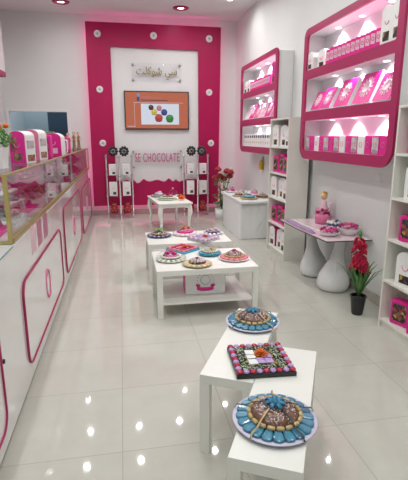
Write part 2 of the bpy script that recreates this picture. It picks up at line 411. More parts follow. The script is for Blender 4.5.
xs_ = [v.co.x for v in tx.vertices]; ys_ = [v.co.y for v in tx.vertices]
sx = .91/(max(xs_)-min(xs_)); sy = .175/(max(ys_)-min(ys_))
for v in tx.vertices: v.co.x = (v.co.x-(max(xs_)+min(xs_))/2)*sx; v.co.y = (v.co.y-(max(ys_)+min(ys_))/2)*sy
put('lettering', tx, s2, (0, -.047, .035), XZ)

# ------------------------------------------------------------------ gift boxes (all face local -y, base at z = 0)
def arch_poly(w, h, n=10):
    r = w/2; k = .62
    return [(-r, 0), (r, 0)] + [(r*math.cos(PI*i/n), h - r*k + r*k*math.sin(PI*i/n)) for i in range(n+1)]
def arch_box(w, d, h, front, band, label, picture='choc_mix', emblem='rose', side_windows=False):
    t = thing('arched_gift_box', label, 'gift box')
    MB().prism(arch_poly(w-.004, h-.003), -d/2, d/2).build('body', front, t)
    MB().prism(arch_poly(w, h), -d/2+.006, d/2-.006).build('band', band, t)
    e = MB()
    e.tube([(.17*w*math.cos(a), -d/2-.001, h*.60+.20*w*math.sin(a)) for a in [PI + PI*i/8 for i in range(9)]], .004, 5)
    e.build('emblem', emblem, t)
    MB().box(-w*.27, w*.27, -d/2-.002, -d/2, h*.08, h*.32).build('picture', picture, t)
    if side_windows:
        for z0, z1, pm in ((.06, .26, 'brown_mix'), (.46, .70, 'silver_mix')):
            MB().box(w/2, w/2+.002, -d*.32, d*.36, h*z0, h*z1).build('side_picture', pm, t)
        MB().box(-w*.40, -w*.02, -d/2-.002, -d/2, h*.36, h*.80).build('front_picture', 'brown_mix', t)
    return t
def window_box(w, d, h, label, col='hot', win='choc_mix'):
    t = thing('window_gift_box', label, 'gift box')
    MB().box(-w/2, w/2, -d/2, d/2, 0, h, .012).build('body', col, t)
    MB().prism(rrect(-w*.36, w*.36, h*.16, h*.86, .02), -d/2-.002, -d/2+.001).build('window', win, t)
    MB().prism(rrect(-w*.42, w*.42, h*.10, h*.92, .02), -d/2-.0012, -d/2+.001).build('window_border', 'magenta', t)
    MB().tube([(-.02, 0, h-.004), (-.018, 0, h+.012), (.018, 0, h+.012), (.02, 0, h-.004)], .004, 5).build('handle', col, t)
    return t
def square_box(s, th, label, col='hot'):
    """flat square box leaning back, medallion on the face"""
    t = thing('square_chocolate_box', label, 'chocolate box')
    a = math.radians(24)
    R = Matrix.Translation((0, 0, th*math.sin(a))) @ Matrix.Rotation(-a, 4, 'X')
    MB().box(-s/2, s/2, .004, th, 0, s, .003, mtx=R).build('body', 'card', t)
    MB().box(-s/2, s/2, 0, .0042, 0, s, .001, mtx=R).build('lid', col, t)
    m = MB()
    m.lathe([(0, 0), (s*.19, 0), (s*.21, .003), (s*.17, .004), (s*.16, .002), (0, .003)], 24, mtx=R @ Matrix.Translation((0, -.0002, s*.52)) @ Matrix.Rotation(PI/2, 4, 'X'))
    for i in range(14):
        q = 2*PI*i/14
        m.ball((0, 0, 0), .012, (1, .3, 1), 6, 4) if False else m.box(-.008, .008, -.002, 0, -.018, .018, mtx=R @ Matrix.Translation((s*.27*math.cos(q), -.0004, s*.52+s*.27*math.sin(q))) @ Matrix.Rotation(-q+PI/2, 4, 'Y'))
    m.build('medallion', 'palepink', t)
    return t
def booklet_box(w, d, h, label, col='rose'):
    t = thing('slim_sleeve_box', label, 'chocolate box')
    MB().box(-w/2, w/2, -d/2, d/2, 0, h, .003).build('body', col, t)
    MB().box(-w*.40, w*.24, -d/2-.0015, -d/2, h*.26, h*.82).build('label_patch', 'palepink', t)
    MB().tube([(w*.20*math.cos(q)-w*.08, -d/2-.002, h*.54+w*.22*math.sin(q)) for q in [2*PI*i/10 for i in range(10)]], .003, 4, True).build('emblem', 'magenta', t)
    return t
def bar_box(w, d, h, label, front):
    t = thing('upright_bar_box', label, 'chocolate box')
    MB().box(-w/2, w/2, -d/2, d/2, 0, h, .004).build('body', 'hot' if front != 'card' else 'card', t)
    if front != 'hot': MB().box(-w*.46, w*.46, -d/2-.002, -d/2, h*.07, h*.92).build('front_panel', front, t)
    MB().tube([(w*.22*math.cos(q), -d/2-.003, h*.52+w*.22*math.sin(q)) for q in [2*PI*i/10 for i in range(10)]], .003, 4, True).build('emblem', 'rose', t)
    return t
def mini_pack(w, d, h, label):
    t = thing('white_mini_pack', label, 'chocolate box')
    MB().box(-w/2, w/2, -d/2, d/2, 0, h, .003).build('body', 'card', t)
    MB().box(-w*.36, w*.36, -d/2-.0015, -d/2, h*.70, h*.90).build('top_window', 'dark', t)
    MB().lathe([(0, 0), (w*.17, 0), (w*.17, .002), (0, .002)], 10, mtx=Matrix.Translation((0, -d/2, h*.34)) @ Matrix.Rotation(PI/2, 4, 'X')).build('seal', 'biscuit', t)
    return t

# ------------------------------------------------------------------ pink framed wall displays
ROWS = [(2.345, 2.73), (1.888, 2.25), (1.445, 1.785)]
def wall_display(loc, rz, label, rows=ROWS, zlo=1.345, zhi=2.80, hw=.955, lamps=True, dep=.248):
    t = thing('framed_wall_display', label, 'wall shelf', loc, rz)
    holes = [rrect(-.87, .87, a, b, [.05, .05, .02, .02] if i == len(rows)-1 else ([.02, .02, .05, .05] if i == 0 else .015)) for i, (a, b) in enumerate(rows)]
    put('front_frame', plate_mesh(rrect(-hw, hw, zlo, zhi, [.17, .17, .10, .10], 8), holes, .024, ['frame_pink']), t, (0, .012, 0), XZ)
    cab = MB()
    X = .90
    cab.box(-X, X, dep-.015, dep-.002, zlo+.03, zhi-.03)
    cab.box(-X-.02, -X+.0, .024, dep-.002, zlo+.12, zhi-.06).box(X, X+.02, .024, dep-.002, zlo+.12, zhi-.06)
    cab.box(-X-.02, X+.02, .024, dep-.002, zhi-.06, zhi-.04)
    cab.box(-X, X, .024, dep-.015, rows[0][1], rows[0][1]+.012)
    for i, (a, b) in enumerate(rows):
        nb = rows[i+1][1] if i+1 < len(rows) else zlo+.03
        cab.box(-X, X, .024, dep-.015, nb, a)
    cab.build('cabinet', 'board', t)
    if lamps:
        for a, b in rows:
            for x in (-.48, 0, .48):
                s = MB().lathe([(0, 0), (.027, 0), (.027, -.0015), (0, -.0015)], 14).build('spot_lens', 'shelflens', t, (x, .178, b))
                ld = bpy.data.lights.new('spot_lamp', 'SPOT'); ld.energy = 17; ld.spot_size = math.radians(122); ld.spot_blend = .6; ld.color = (1, .93, .99); ld.shadow_soft_size = .02
                lo = bpy.data.objects.new('spot_lamp', ld); C.objects.link(lo); lo.parent = s; lo.location = (0, 0, -.012)
    return t
BY, SY = 4.215, 7.03
wall_display((2.15, BY, 0), -PI/2, 'large magenta framed three row wall shelf above the white swan legged table')
wall_display((2.15, SY, 0), -PI/2, 'magenta framed three row wall shelf above the cloth covered table, farther one')
lc = thing('pink_edged_wall_cabinet', 'white cabinet with a magenta lower edge high on the left wall', 'wall cabinet', (-1.9, 7.5, 0), PI/2)
MB().box(-.93, .93, .002, .298, 2.68, 3.5, .003).build('cabinet', 'wall', lc)
MB().box(-.935, .935, 0, .298, 2.60, 2.68, .003).build('pink_edge', 'frame_pink', lc)

def on_right(y): return -PI/2
SX = 2.255        # centre depth of things on the displays
# big display, top row
wd = 'large wall shelf'
ab = arch_box(.15, .13, .20, 'card', 'card', '')
ab2 = arch_box(.15, .13, .20, 'magenta', 'card', '')
place(ab, (SX-.02, 5.03, 2.346), -PI/2, 'small white arched gift box at the left end, top row of the %s' % wd)
place(ab, (SX+.03, 4.85, 2.346), -PI/2+.15, 'white arched gift box second from the left, top row, %s' % wd)
o = place(ab2, (SX+.075, 4.69, 2.346), -PI/2, 'magenta arched box with white rim behind the sleeve boxes, top row, %s' % wd)
bk = booklet_box(.066, .055, .150, '', 'hot')
for i in range(12):
    place(bk, (SX-.05, 4.60-.086*i, 2.346), -PI/2+.38, '%s pink sleeve box from the left, top row, %s' % (ORD[i].capitalize(), wd), 'pink sleeve boxes on the large wall shelf')
place(arch_box(.14, .16, .30, 'card', 'hot', ''), (SX, 3.545, 2.346), -PI/2+.1, 'tall white arched box with pink band right of the sleeve boxes, %s' % wd)
place(arch_box(.13, .16, .32, 'card', 'hot', ''), (SX, 3.40, 2.346), -PI/2, 'tall white arched box at the right end, top row, %s' % wd)
# big display, middle row: leaning squares
for i, (y, s) in enumerate(((4.90, .215), (4.66, .24), (4.30, .29), (3.91, .30), (3.57, .26))):
    sq = square_box(s, .045, '')
    place(sq, (2.195, y, 1.889), -PI/2, '%s leaning square pink box from the left, middle row, %s' % (ORD[i].capitalize(), wd), 'leaning square boxes on the large wall shelf')
# big display, bottom row
fr = ['silver_mix', 'hot', 'card', 'hot', 'silver_mix', 'hot', 'silver_mix', 'card', 'hot', 'silver_mix', 'card', 'hot', 'silver_mix', 'hot']
nm = {'silver_mix': 'silver windowed', 'hot': 'plain hot pink', 'card': 'white'}
bb = {}
for i, k in enumerate(fr):
    if k not in bb: bb[k] = bar_box(.108, .10, .165, '', k)
    place(bb[k], (SX-.02, 5.01-.12*i, 1.446), -PI/2+.05*math.sin(i*2.1), '%s upright chocolate box, %s from left, bottom row, %s' % (nm[k], ORD[i], wd), 'upright boxes on the large wall shelf')
# small display
wd = 'farther wall shelf'
place(ab, (SX, 7.80, 2.346), -PI/2, 'white arched gift box at the left end, top row, %s' % wd)
place(ab, (SX-.0, 7.62, 2.346), -PI/2, 'white arched gift box second from the left, top row, %s' % wd)
place(ab2, (SX+.075, 7.42, 2.346), -PI/2, 'magenta arched gift box behind the sleeve boxes, top row of the %s' % wd)
for i in range(10):
    place(bk, (SX-.05, 7.42-.10*i, 2.346), -PI/2+.38, '%s pink sleeve box from the left, top row, %s' % (ORD[i].capitalize(), wd), 'pink sleeve boxes on the farther wall shelf')
place(arch_box(.14, .15, .30, 'magenta', 'card', ''), (SX, 6.32, 2.346), -PI/2, 'tall magenta arched box at the right end, top row, %s' % wd)
for i, (y, c) in enumerate(((7.72, 'card'), (7.46, 'hot'), (7.18, 'rose'), (6.90, 'palepink'), (6.62, 'hot'), (6.33, 'rose'))):
    sq = square_box(.25, .045, '', c)
    place(sq, (2.195, y, 1.889), -PI/2, '%s leaning square box from the left, middle row, %s' % (ORD[i].capitalize(), wd), 'leaning square boxes on the farther wall shelf')
mp_ = mini_pack(.098, .08, .20, '')
for i in range(14):
    place(mp_, (SX-.02, 7.78-.115*i, 1.446), -PI/2, '%s white mini pack from the left, bottom row, %s' % (ORD[i].capitalize(), wd), 'white mini packs on the farther wall shelf')

# ------------------------------------------------------------------ tall bookcases
LEV = [.08, .43, .785, 1.125, 1.475]
def bookcase(loc, w, dep, label):
    t = thing('tall_bookcase', label, 'bookcase', loc, -PI/2)
    for s in (-1, 1): MB().box(s*w/2, s*(w/2-.02), 0, dep, 0, 1.84, .001).build('side_panel', 'shelfwhite', t)
    MB().box(-w/2+.02, w/2-.02, 0, dep, 1.82, 1.84).build('top_panel', 'shelfwhite', t)
    for z in LEV: MB().box(-w/2+.02, w/2-.02, .002, dep-.008, z-.02, z).build('shelf', 'shelfwhite', t)
    MB().box(-w/2+.02, w/2-.02, dep-.008, dep-.002, 0, 1.82).build('back_panel', 'shelfwhite', t)
    MB().box(-w/2+.02, w/2-.02, .02, .035, 0, LEV[0]-.02).build('plinth', 'shelfwhite', t)
    return t
bookcase((2.05, 5.64, 0), .70, .29, 'tall narrow white bookcase standing between the two magenta wall shelves')
bookcase((2.135, 2.74, 0), .92, .255, 'tall white bookcase at the right edge of the picture beside the red gladiolus')
LV = ['bottom', 'fourth', 'third', 'second', 'top']
bc = 'bookcase between wall shelves'
A1 = arch_box(.185, .16, .285, 'card', 'card', ''); A2 = arch_box(.18, .16, .28, 'card', 'magenta', ''); A3 = arch_box(.16, .15, .22, 'card', 'magenta', '')
B1 = window_box(.17, .13, .22, ''); B2 = window_box(.15, .13, .25, '')
for lev in (4, 2, 0):
    z = LEV[lev]+.001
    place(A1 if lev else A2, (2.16, 5.86, z), -PI/2+.1, 'left white arched gift box, %s shelf of the %s' % (LV[lev], bc))
    place(A2, (2.20, 5.645, z), -PI/2+.25, 'middle white arched gift box with magenta band, %s shelf of the %s' % (LV[lev], bc))
    place(A3 if lev == 4 else A2, (2.17, 5.435, z), -PI/2+.15, 'right white arched gift box, %s shelf of the %s' % (LV[lev], bc))
for lev in (3, 1):
    z = LEV[lev]+.001
    place(B1, (2.16, 5.85, z), -PI/2+.1, 'left pink box with chocolate window, %s shelf of the %s' % (LV[lev], bc))
    place(B2, (2.17, 5.65, z), -PI/2+.05, 'taller middle pink box with chocolate window, %s shelf of the %s' % (LV[lev], bc))
    place(B1, (2.15, 5.45, z), -PI/2-.05, 'right pink box with chocolate window, %s shelf of the %s' % (LV[lev], bc))
bc = 'right edge bookcase'
WB = window_box(.17, .10, .21, ''); AB = arch_box(.19, .17, .28, 'card', 'card', '')
for lev in (4, 2, 0):
    z = LEV[lev]+.001
    for j, y in enumerate((3.02, 2.80, 2.57)):
        place(WB, (2.235, y, z), -PI/2+.35, 'hot pink box with chocolate window, %s from left, %s shelf, %s' % (ORD[j], LV[lev], bc))
for lev in (3, 1):
    z = LEV[lev]+.001
    for j, y in enumerate((2.99, 2.74)):
        place(AB, (2.26, y, z), -PI/2+.2, 'white arched gift box with picture label, %s from left, %s shelf, %s' % (ORD[j], LV[lev], bc))

# outlet and yellow tag on the right wall
t = thing('wall_switch', 'small white switch plate on the wall under the large magenta shelf', 'switch', (XR, 3.80, 1.22), -PI/2)
MB().box(-.045, .045, -.010, 0, -.045, .045, .003).build('plate', 'board', t); MB().box(-.018, .018, -.014, -.010, -.03, .03, .001).build('rocker', 'card', t)
t = thing('yellow_bottle_hanger', 'small yellow bottle hanging on the wall left of the tall bookcase', 'bottle', (2.36, 7.32, 1.05), -PI/2)
MB().lathe([(0, 0), (.035, 0), (.04, .02), (.04, .11), (.018, .15), (.015, .17), (0, .17)], 14).build('bottle_body', 'amber', t)
MB().box(-.01, .01, .02, .04, .12, .22).build('hook', 'steel', t)
# ------------------------------------------------------------------ display counter on the left
CX1, CX0 = -.64, -1.22
ct = thing('display_counter', 'long glossy white shop counter with pink outlined panels along the left side', 'counter', (0, 0, 0))
MB().box(CX0, CX1, .5, 8.98, .05, .985, .004).build('body', 'gloss', ct)
MB().box(CX0+.03, CX1-.025, .53, 8.95, 0, .05).build('plinth', 'skirt', ct)
MB().box(CX0, CX1+.004, .5, 2.58, .985, .993, .001).m(1).box(CX1+.004, CX1+.007, .5, 2.58, .985, .993).build('glass_top', ['gloss', 'teal'], ct)
MB().box(CX0, CX1, 2.58, 8.98, .985, .995, .001).build('top_board', 'gloss', ct)
for y0, y1, z0, z1 in ((.62, 2.12, .155, .72), (2.70, 4.43, .155, .72), (4.74, 6.62, .14, .865), (6.92, 8.86, .11, .82)):
    loop = [(CX1+.006, a, b) for a, b in rrect(y0, y1, z0, z1, .10, 8)]
    p = MB().prism(rrect(y0, y1, z0, z1, .10, 8), CX1-.002, CX1+.005, 'yz').build('door_panel', 'gloss', ct)
    MB().tube(loop, .0085, 6, True).build('outline_trim', 'frame_pink', p)
    yc, zc = (y0+y1)/2, (z0+z1)/2
    e = MB().tube([(CX1+.007, yc+.085*math.cos(q), zc+.118*math.sin(q)) for q in [2*PI*i/28 for i in range(28)]], .006, 5, True)
    for q0, q1 in ((.25, .75), (1.25, 1.75)):
        e.tube([(CX1+.007, yc+.080*math.cos(q*PI), zc+.112*math.sin(q*PI)) for q in [q0+(q1-q0)*i/8 for i in range(9)]], .011, 5)
    e.build('ring_emblem', 'rose', p)
for ya, yb, c_ in ((3.10, 3.25, 'board'), (3.335, 3.50, 'rose'), (3.60, 3.78, 'rose')):
    MB().box(CX1, CX1+.002, ya, yb,   .80, .992).build('pink_strip', 'strip' if c_ == 'rose' else 'palepink', ct)  # thin flat pink strips on the counter face, just below the gold rail
MB().lathe([(0, 0), (.012, 0), (.012, .012), (0, .014)], 12, mtx=Matrix.Translation((CX1, 2.165, .49)) @ Matrix.Rotation(PI/2, 4, 'Y')).build('lock', 'black', ct)

gc = thing('glass_display_case', 'long glass display case with gold edges standing on the white counter', 'display case', (0, 0, .996))
G0, G1, GH = 2.62, 8.93, .40
for x, y in ((CX1-.012, G0), (CX0+.012, G0), (CX1-.012, G1), (CX0+.012, G1)):
    MB().box(x-.012, x+.012, y-.012, y+.012, 0, GH, .002).build('corner_post', 'gold', gc)
MB().box(CX1-.026, CX1+.002, G0+.012, G1-.012, 0, .032, .002).build('bottom_rail', 'gold', gc)
MB().box(CX1-.018, CX1, G0+.012, G1-.012, GH-.012, GH, .002).build('top_rail', 'gold', gc)
MB().box(CX0+.02, CX1-.02, G0-.008, G0+.004, 0, .02, .002).box(CX0+.02, CX1-.02, G0-.008, G0+.004, GH-.012, GH, .002).build('end_rail', 'gold', gc)
MB().box(CX1-.012, CX1-.006, G0+.012, G1-.012, .032, GH-.012).build('front_pane', 'glass', gc)
MB().box(CX0+.02, CX1-.024, G0-.003, G0+.002, .02, GH-.012).build('end_pane', 'glass', gc)
MB().box(CX0, CX1-.018, G0-.01, G1+.01, GH-.008, GH).build('top_pane', 'glass', gc)
MB().box(CX0+.03, CX1-.10, G0+.02, G1-.02, .195, .202).build('glass_shelf', 'glass', gc)
br = MB()
for y in (2.75, 4.2, 5.7, 7.2, 8.8): br.box(CX0+.03, CX1-.12, y-.01, y+.01, .183, .195)
br.box(CX0+.02, CX0+.03, G0+.02, G1-.02, .0, GH-.012)
br.build('back_board', 'board', gc)
# goods inside the case
random.seed(3)
def choc_tray(w, d, label, mix, rim):
    t = thing('chocolate_tray', label, 'tray')
    MB().box(-w/2, w/2, -d/2, d/2, 0, .018, .004).build('tray_base', rim, t)
    b = MB()
    for i in range(26):
        x, y = random.uniform(-w*.4, w*.4), random.uniform(-d*.4, d*.4)
        b.box(-.022, .022, -.022, .022, -.012, .012, .004, mtx=Matrix.Translation((x, y, .034+.03*(1-(2*x/w)**2)*(1-(2*y/d)**2)*random.random()*2)) @ Euler((random.uniform(-.6, .6), random.uniform(-.6, .6), random.uniform(0, 3))).to_matrix().to_4x4())
    o = b.build('wrapped_chocolates', mix, t); o['kind'] = 'stuff'
    return t
T = {k: choc_tray(.34, .40, '', k, r) for k, r in (('pink_mix', 'hot'), ('white_mix', 'board'), ('choc_mix', 'palepink'))}
tn = {'pink_mix': 'pink', 'white_mix': 'white and grey', 'choc_mix': 'dark mixed'}
seq = ['pink_mix', 'white_mix', 'pink_mix', 'white_mix', 'choc_mix', 'pink_mix', 'white_mix', 'pink_mix', 'choc_mix', 'white_mix', 'pink_mix', 'pink_mix']
for i, k in enumerate(seq):
    place(T[k], (-.93, 2.92+.5*i, .997), 0, 'tray of %s chocolates on the glass case floor, %s from near end' % (tn[k], ORD[i]), 'chocolate trays in the glass case')
PB = window_box(.22, .14, .13, '', 'hot', 'pink_mix'); RB = bar_box(.20, .14, .10, '', 'hot')
U = [(PB, 'hot pink window box'), (RB, 'flat hot pink box'), (T['pink_mix'], 'tray of pink chocolates'), (T['white_mix'], 'tray of white chocolates')]
for i, k in enumerate((1, 3, 0, 2, 1, 0, 2, 0, 3, 1, 0, 2)):
    place(U[k][0], (-.97, 2.86+.52*i, 1.1985), .2 if k < 2 else 0, '%s on the glass case upper shelf, %s from near end' % (U[k][1], ORD[i]), 'goods on the upper shelf of the glass case')

# things on top of the case
TZ = .996+GH+.001
pp = thing('potted_plant', 'small white square pot with green plant and orange blooms on the glass case', 'plant', (-.835, 3.14, TZ))
MB().prism(rrect(-.075, .075, -.075, .075, .01), 0, .005, 'xy').build('saucer', 'board', pp)
pot = bmesh.new(); m_ = MB(); pot.free()
m_.lathe([(.085, .005), (.10, .14), (.092, .14), (.088, .12), (0, .12)], 4, mtx=Matrix.Rotation(PI/4, 4, 'Z') @ Matrix.Diagonal((1.15, 1.15, 1, 1)), smooth=False)
m_.build('pot', 'card', pp)
MB().box(-.07, .07, -.07, .07, .10, .13).build('soil', 'choc', pp)
lf = MB(); random.seed(5)
for i in range(130):
    a = random.uniform(0, 2*PI); r = random.uniform(.01, .12); z = .14+random.uniform(.0, .12)
    lf.ball((r*math.cos(a), r*math.sin(a), z), .022, (1, .55, .25), 6, 4, rot=(random.uniform(-1, 1), random.uniform(-1, 1), a))
lf.build('foliage', 'leafbright', pp)
for i in range(9):
    a = i*2.4; r = .03+.008*i
    MB().ball((r*math.cos(a), r*math.sin(a), .255+.01*(i % 3)), .020, (1, 1, .7), 8, 6, bump=.5, seed=i).build('bloom', 'orange', pp)
P1 = arch_box(.13, .17, .25, 'hot', 'card', '', 'brown_mix', side_windows=True)
place(P1, (-.775, 3.76, TZ), -.28, 'tall pink and white arched gift box right behind the plant pot on the glass case')
P1b = arch_box(.14, .17, .27, 'rose', 'card', '', 'brown_mix', side_windows=True)
place(P1b, (-.775, 4.33, TZ), -.28, 'second tall pink and white arched gift box from the plant pot on the glass case')
place(window_box(.16, .14, .22, '', 'hot', 'brown_mix'), (-.785, 4.80, TZ), 0, 'pink window gift box behind the two arched boxes on the glass case')
place(window_box(.16, .14, .21, '', 'rose', 'brown_mix'), (-.93, 5.02, TZ), .1, 'dark red window gift box left of the hot pink arched box on the glass case')
P2 = arch_box(.19, .20, .25, 'hot', 'card', '', 'palepink', 'palepink')
place(P2, (-.76, 5.42, TZ), -.1, 'hot pink arched gift box with white rim in the middle of the glass case top')
gt = thing('green_topped_jar', 'dark jar with a green top behind the hot pink arched box on the glass case', 'jar', (-.86, 5.78, TZ))
MB().lathe([(0, 0), (.06, 0), (.065, .05), (.06, .2), (0, .2)], 16).build('jar_body', 'choc', gt)
g_ = MB()
for i in range(24):
    a = i*2.4; r = .012*math.sqrt(i)
    g_.ball((r*math.cos(a), r*math.sin(a), .235+.02*math.cos(i)), .024, (1, 1, .7), 6, 5)
g_.build('green_top', 'leaf', gt)
place(window_box(.13, .14, .17, '', 'card', 'silver_mix'), (-.76, 6.10, TZ), .1, 'white window gift box right behind the hot pink arched box on the glass case')
place(window_box(.12, .12, .20, '', 'hot', 'rose'), (-.76, 6.5, TZ), .1, 'narrow hot pink box before the brown dolls on the glass case')
def doll(label, col, h):
    t = thing('standing_doll', label, 'figurine')
    MB().lathe([(.04, 0), (.042, .01), (.03, .02), (.022, h*.35), (.026, h*.48), (.018, h*.6), (.026, h*.72), (.02, h*.78), (.009, h*.81), (.009, h*.84)], 14).build('dress', col, t)
    MB().ball((0, 0, h*.91), .022, (1, 1, 1.15), 12, 9).build('head', 'skin', t)
    hr = MB().ball((0, .005, h*.93), .024, (1, 1, 1.0), 12, 8)
    hr.build('hair', 'doll', t)
    for s in (-1, 1):
        MB().tube([(s*.022, 0, h*.74), (s*.045, -.005, h*.62), (s*.036, -.025, h*.5)], .008, 6, radii=[.009, .008, .006]).build('arm', 'skin', t)
    return t
D1 = doll('', 'skin', .26); D2 = doll('', 'doll', .28)
place(D1, (-.78, 6.95, TZ), 0, 'tan standing doll, nearest of the three at the far end of the glass case')
place(D2, (-.745, 7.45, TZ), 0, 'brown standing doll, middle of the three at the far end of the glass case')
place(D2, (-.71, 7.85, TZ), .4, 'brown standing doll, farthest of the three at the far end of the glass case')

# ------------------------------------------------------------------ chocolate platters
def lobe_mesh(r0, r1, n, h, matname):
    """one wrapped piece of a ring, lying along +x between two radii"""
    w = 2*PI*((r0+r1)/2)/n*.5; b = MB()
    b.prism([(r0, -w*.75), (r1-.012, -w*1.15), (r1, -w*.7), (r1+.002, 0), (r1, w*.7), (r1-.012, w*1.15), (r0, w*.75)], 0, h, 'xy', bev=min(h*.4, w*.35))
    return b.mesh(matname)
def bow(matname, s, parent, z):
    b = MB()
    for i in range(7):
        a = 2*PI*i/7; ca, sa = math.cos(a), math.sin(a)
        pts = [(0, 0, 0), (ca*s*.5, sa*s*.5, s*.45), (ca*s, sa*s, s*.30), (ca*s*.95, sa*s*.95, s*.05), (ca*s*.4, sa*s*.4, 0), (0, 0, .0)]
        b.strip(pts, s*.42, Vector((-sa, ca, 0)))
    b.ball((0, 0, s*.25), s*.22, (1, 1, .8), 8, 6)
    return b.build('bow', matname, parent, (0, 0, z))
def flower(matname, s, parent, loc, seed=0, name='flower'):
    b = MB()
    for k, (m, rr, el) in enumerate(((8, 1.0, .25), (7, .72, .6), (5, .42, .95))):
        for i in range(m):
            a = 2*PI*i/m + k*.5 + seed
            b.ball((s*rr*.55*math.cos(a), s*rr*.55*math.sin(a), s*(.18+el*.35)), s*.36, (1, .62, .22), 7, 5, rot=(0, -el, a))
    return b.build(name, matname, parent, loc)
def dome(R, z0, h, matname, parent, seed=0, name='chocolate_dome'):
    def bp(r, z, a):
        k = noise.noise(Vector((math.cos(a)*r*70, math.sin(a)*r*70, seed*7.3)))
        return r, z + .16*h*k*(1 if r < R*.97 else 0)
    pr = [(0, 0)] + [(R, 0)] + [(R*math.cos(t), h*math.sin(t)**.9) for t in [PI/2*i/9 for i in range(1, 9)]] + [(.0005, h)]
    return MB().lathe(pr, 36, (0, 0, z0), bump=bp).build(name, matname, parent)
def sprinkles(R, z0, h, n, matname, parent, s=.0040, seed=1):
    rnd = random.Random(seed); b = MB()
    for i in range(n):
        r = R*math.sqrt(rnd.random())*.97; a = rnd.uniform(0, 2*PI)
        z = z0 + h*max(0, 1-(r/R)**2)**.5 + .001
        b.ball((r*math.cos(a), r*math.sin(a), z), s*rnd.uniform(.7, 1.4), (1, 1, .8), 5, 4)
    o = b.build('sprinkles', matname, parent); o['kind'] = 'stuff'; return o
def platter(label, loc, R, plate='lav', ring=('blue', 20, .028), inner=('biscuit', 18), top='choc', domeh=.046, topper=('bow', 'bluebow'), ribbons=0, spr=('sequin', 240), rz=0, rot=0, seed=0, wrap=False):
    t = thing('chocolate_platter', label, 'chocolate platter', loc, rz)
    MB().lathe([(0, 0), (R*.62, 0), (R*.66, .004), (R*.97, .012), (R, .016), (R*.98, .019), (R*.66, .008), (0, .007)], 48).build('plate', plate, t)
    if ring:
        me = lobe_mesh(R*.58, R*.90, ring[1], ring[2], ring[0])
        me2 = lobe_mesh(R*.58, R*.90, ring[1], ring[2], ring[3]) if len(ring) > 3 else me
        for i in range(ring[1]):
            o = put('outer_chocolate', me if i % 2 == 0 else me2, t, (0, 0, .0165)); o.rotation_euler = (0, .10, 2*PI*i/ring[1])
    rb = R*.60; zb = .034
    MB().lathe([(0, .006), (rb*.96, .006), (rb*.96, zb+.004), (0, zb+.004)], 32).build('base_layer', top, t)
    if inner:
        w = 2*PI*rb/inner[1]; b = MB()
        b.tube([(rb, -w*.42, 0), (rb, -w*.3, 0), (rb, w*.3, 0), (rb, w*.42, 0)], .009, 8, radii=[.006, .0095, .0095, .006])
        me = b.mesh(inner[0])
        for i in range(inner[1]):
            o = put('inner_chocolate', me, t, (0, 0, zb+.006)); o.rotation_euler = (0, 0, 2*PI*i/inner[1])
    dome(rb*.93, zb, domeh, top, t, seed)
    if spr: sprinkles(rb*.9, zb, domeh, spr[1], spr[0], t, .0040 if R > .165 else .0052, seed=seed)
    zt = zb+domeh
    if topper[0] == 'bow': bow(topper[1], R*.25, t, zt-.004)
    elif topper[0] == 'flowers':
        for i in range(topper[2]):
            a = i*2.3+seed; rr = R*.24 if topper[2] > 1 else 0
            flower(topper[1], R*.25, t, (rr*math.cos(a), rr*math.sin(a), zt-.012), i)
    elif topper[0] == 'leaves':
        b = MB()
        for i in range(9):
            a = i*.7+seed; L = R*.55
            b.strip([(0, 0, 0), (L*.5*math.cos(a), L*.5*math.sin(a), .035), (L*math.cos(a), L*math.sin(a), .02)], [.008, .022, .004], Vector((-math.sin(a), math.cos(a), 0)))
        b.build('leaf_garnish', topper[1], t, (0, 0, zt-.008))
    for i in range(ribbons):
        a = rot + 2*PI*i/ribbons; ca, sa = math.cos(a), math.sin(a)
        rr = [0.03, rb*.55, rb*.95, rb+.014, R*.75, R*.93, R*1.005]
        zz = [zt+.006, zb+domeh*.84+.006, zb+domeh*.35+.012, zb+.014, .042, .038, .018]
        MB().strip([(r*ca, r*sa, z) for r, z in zip(rr, zz)], .007, Vector((-sa, ca, 0))).build('ribbon', 'biscuit' if i % 2 else 'dark', t)
    if wrap:
        pr = [(R*.98, .020), (R*.92, .042), (R*.66, domeh+.042), (R*.3, domeh+.056), (0, domeh+.06)]
        MB().lathe(pr, 32).build('clear_wrap', 'film', t)
    return t
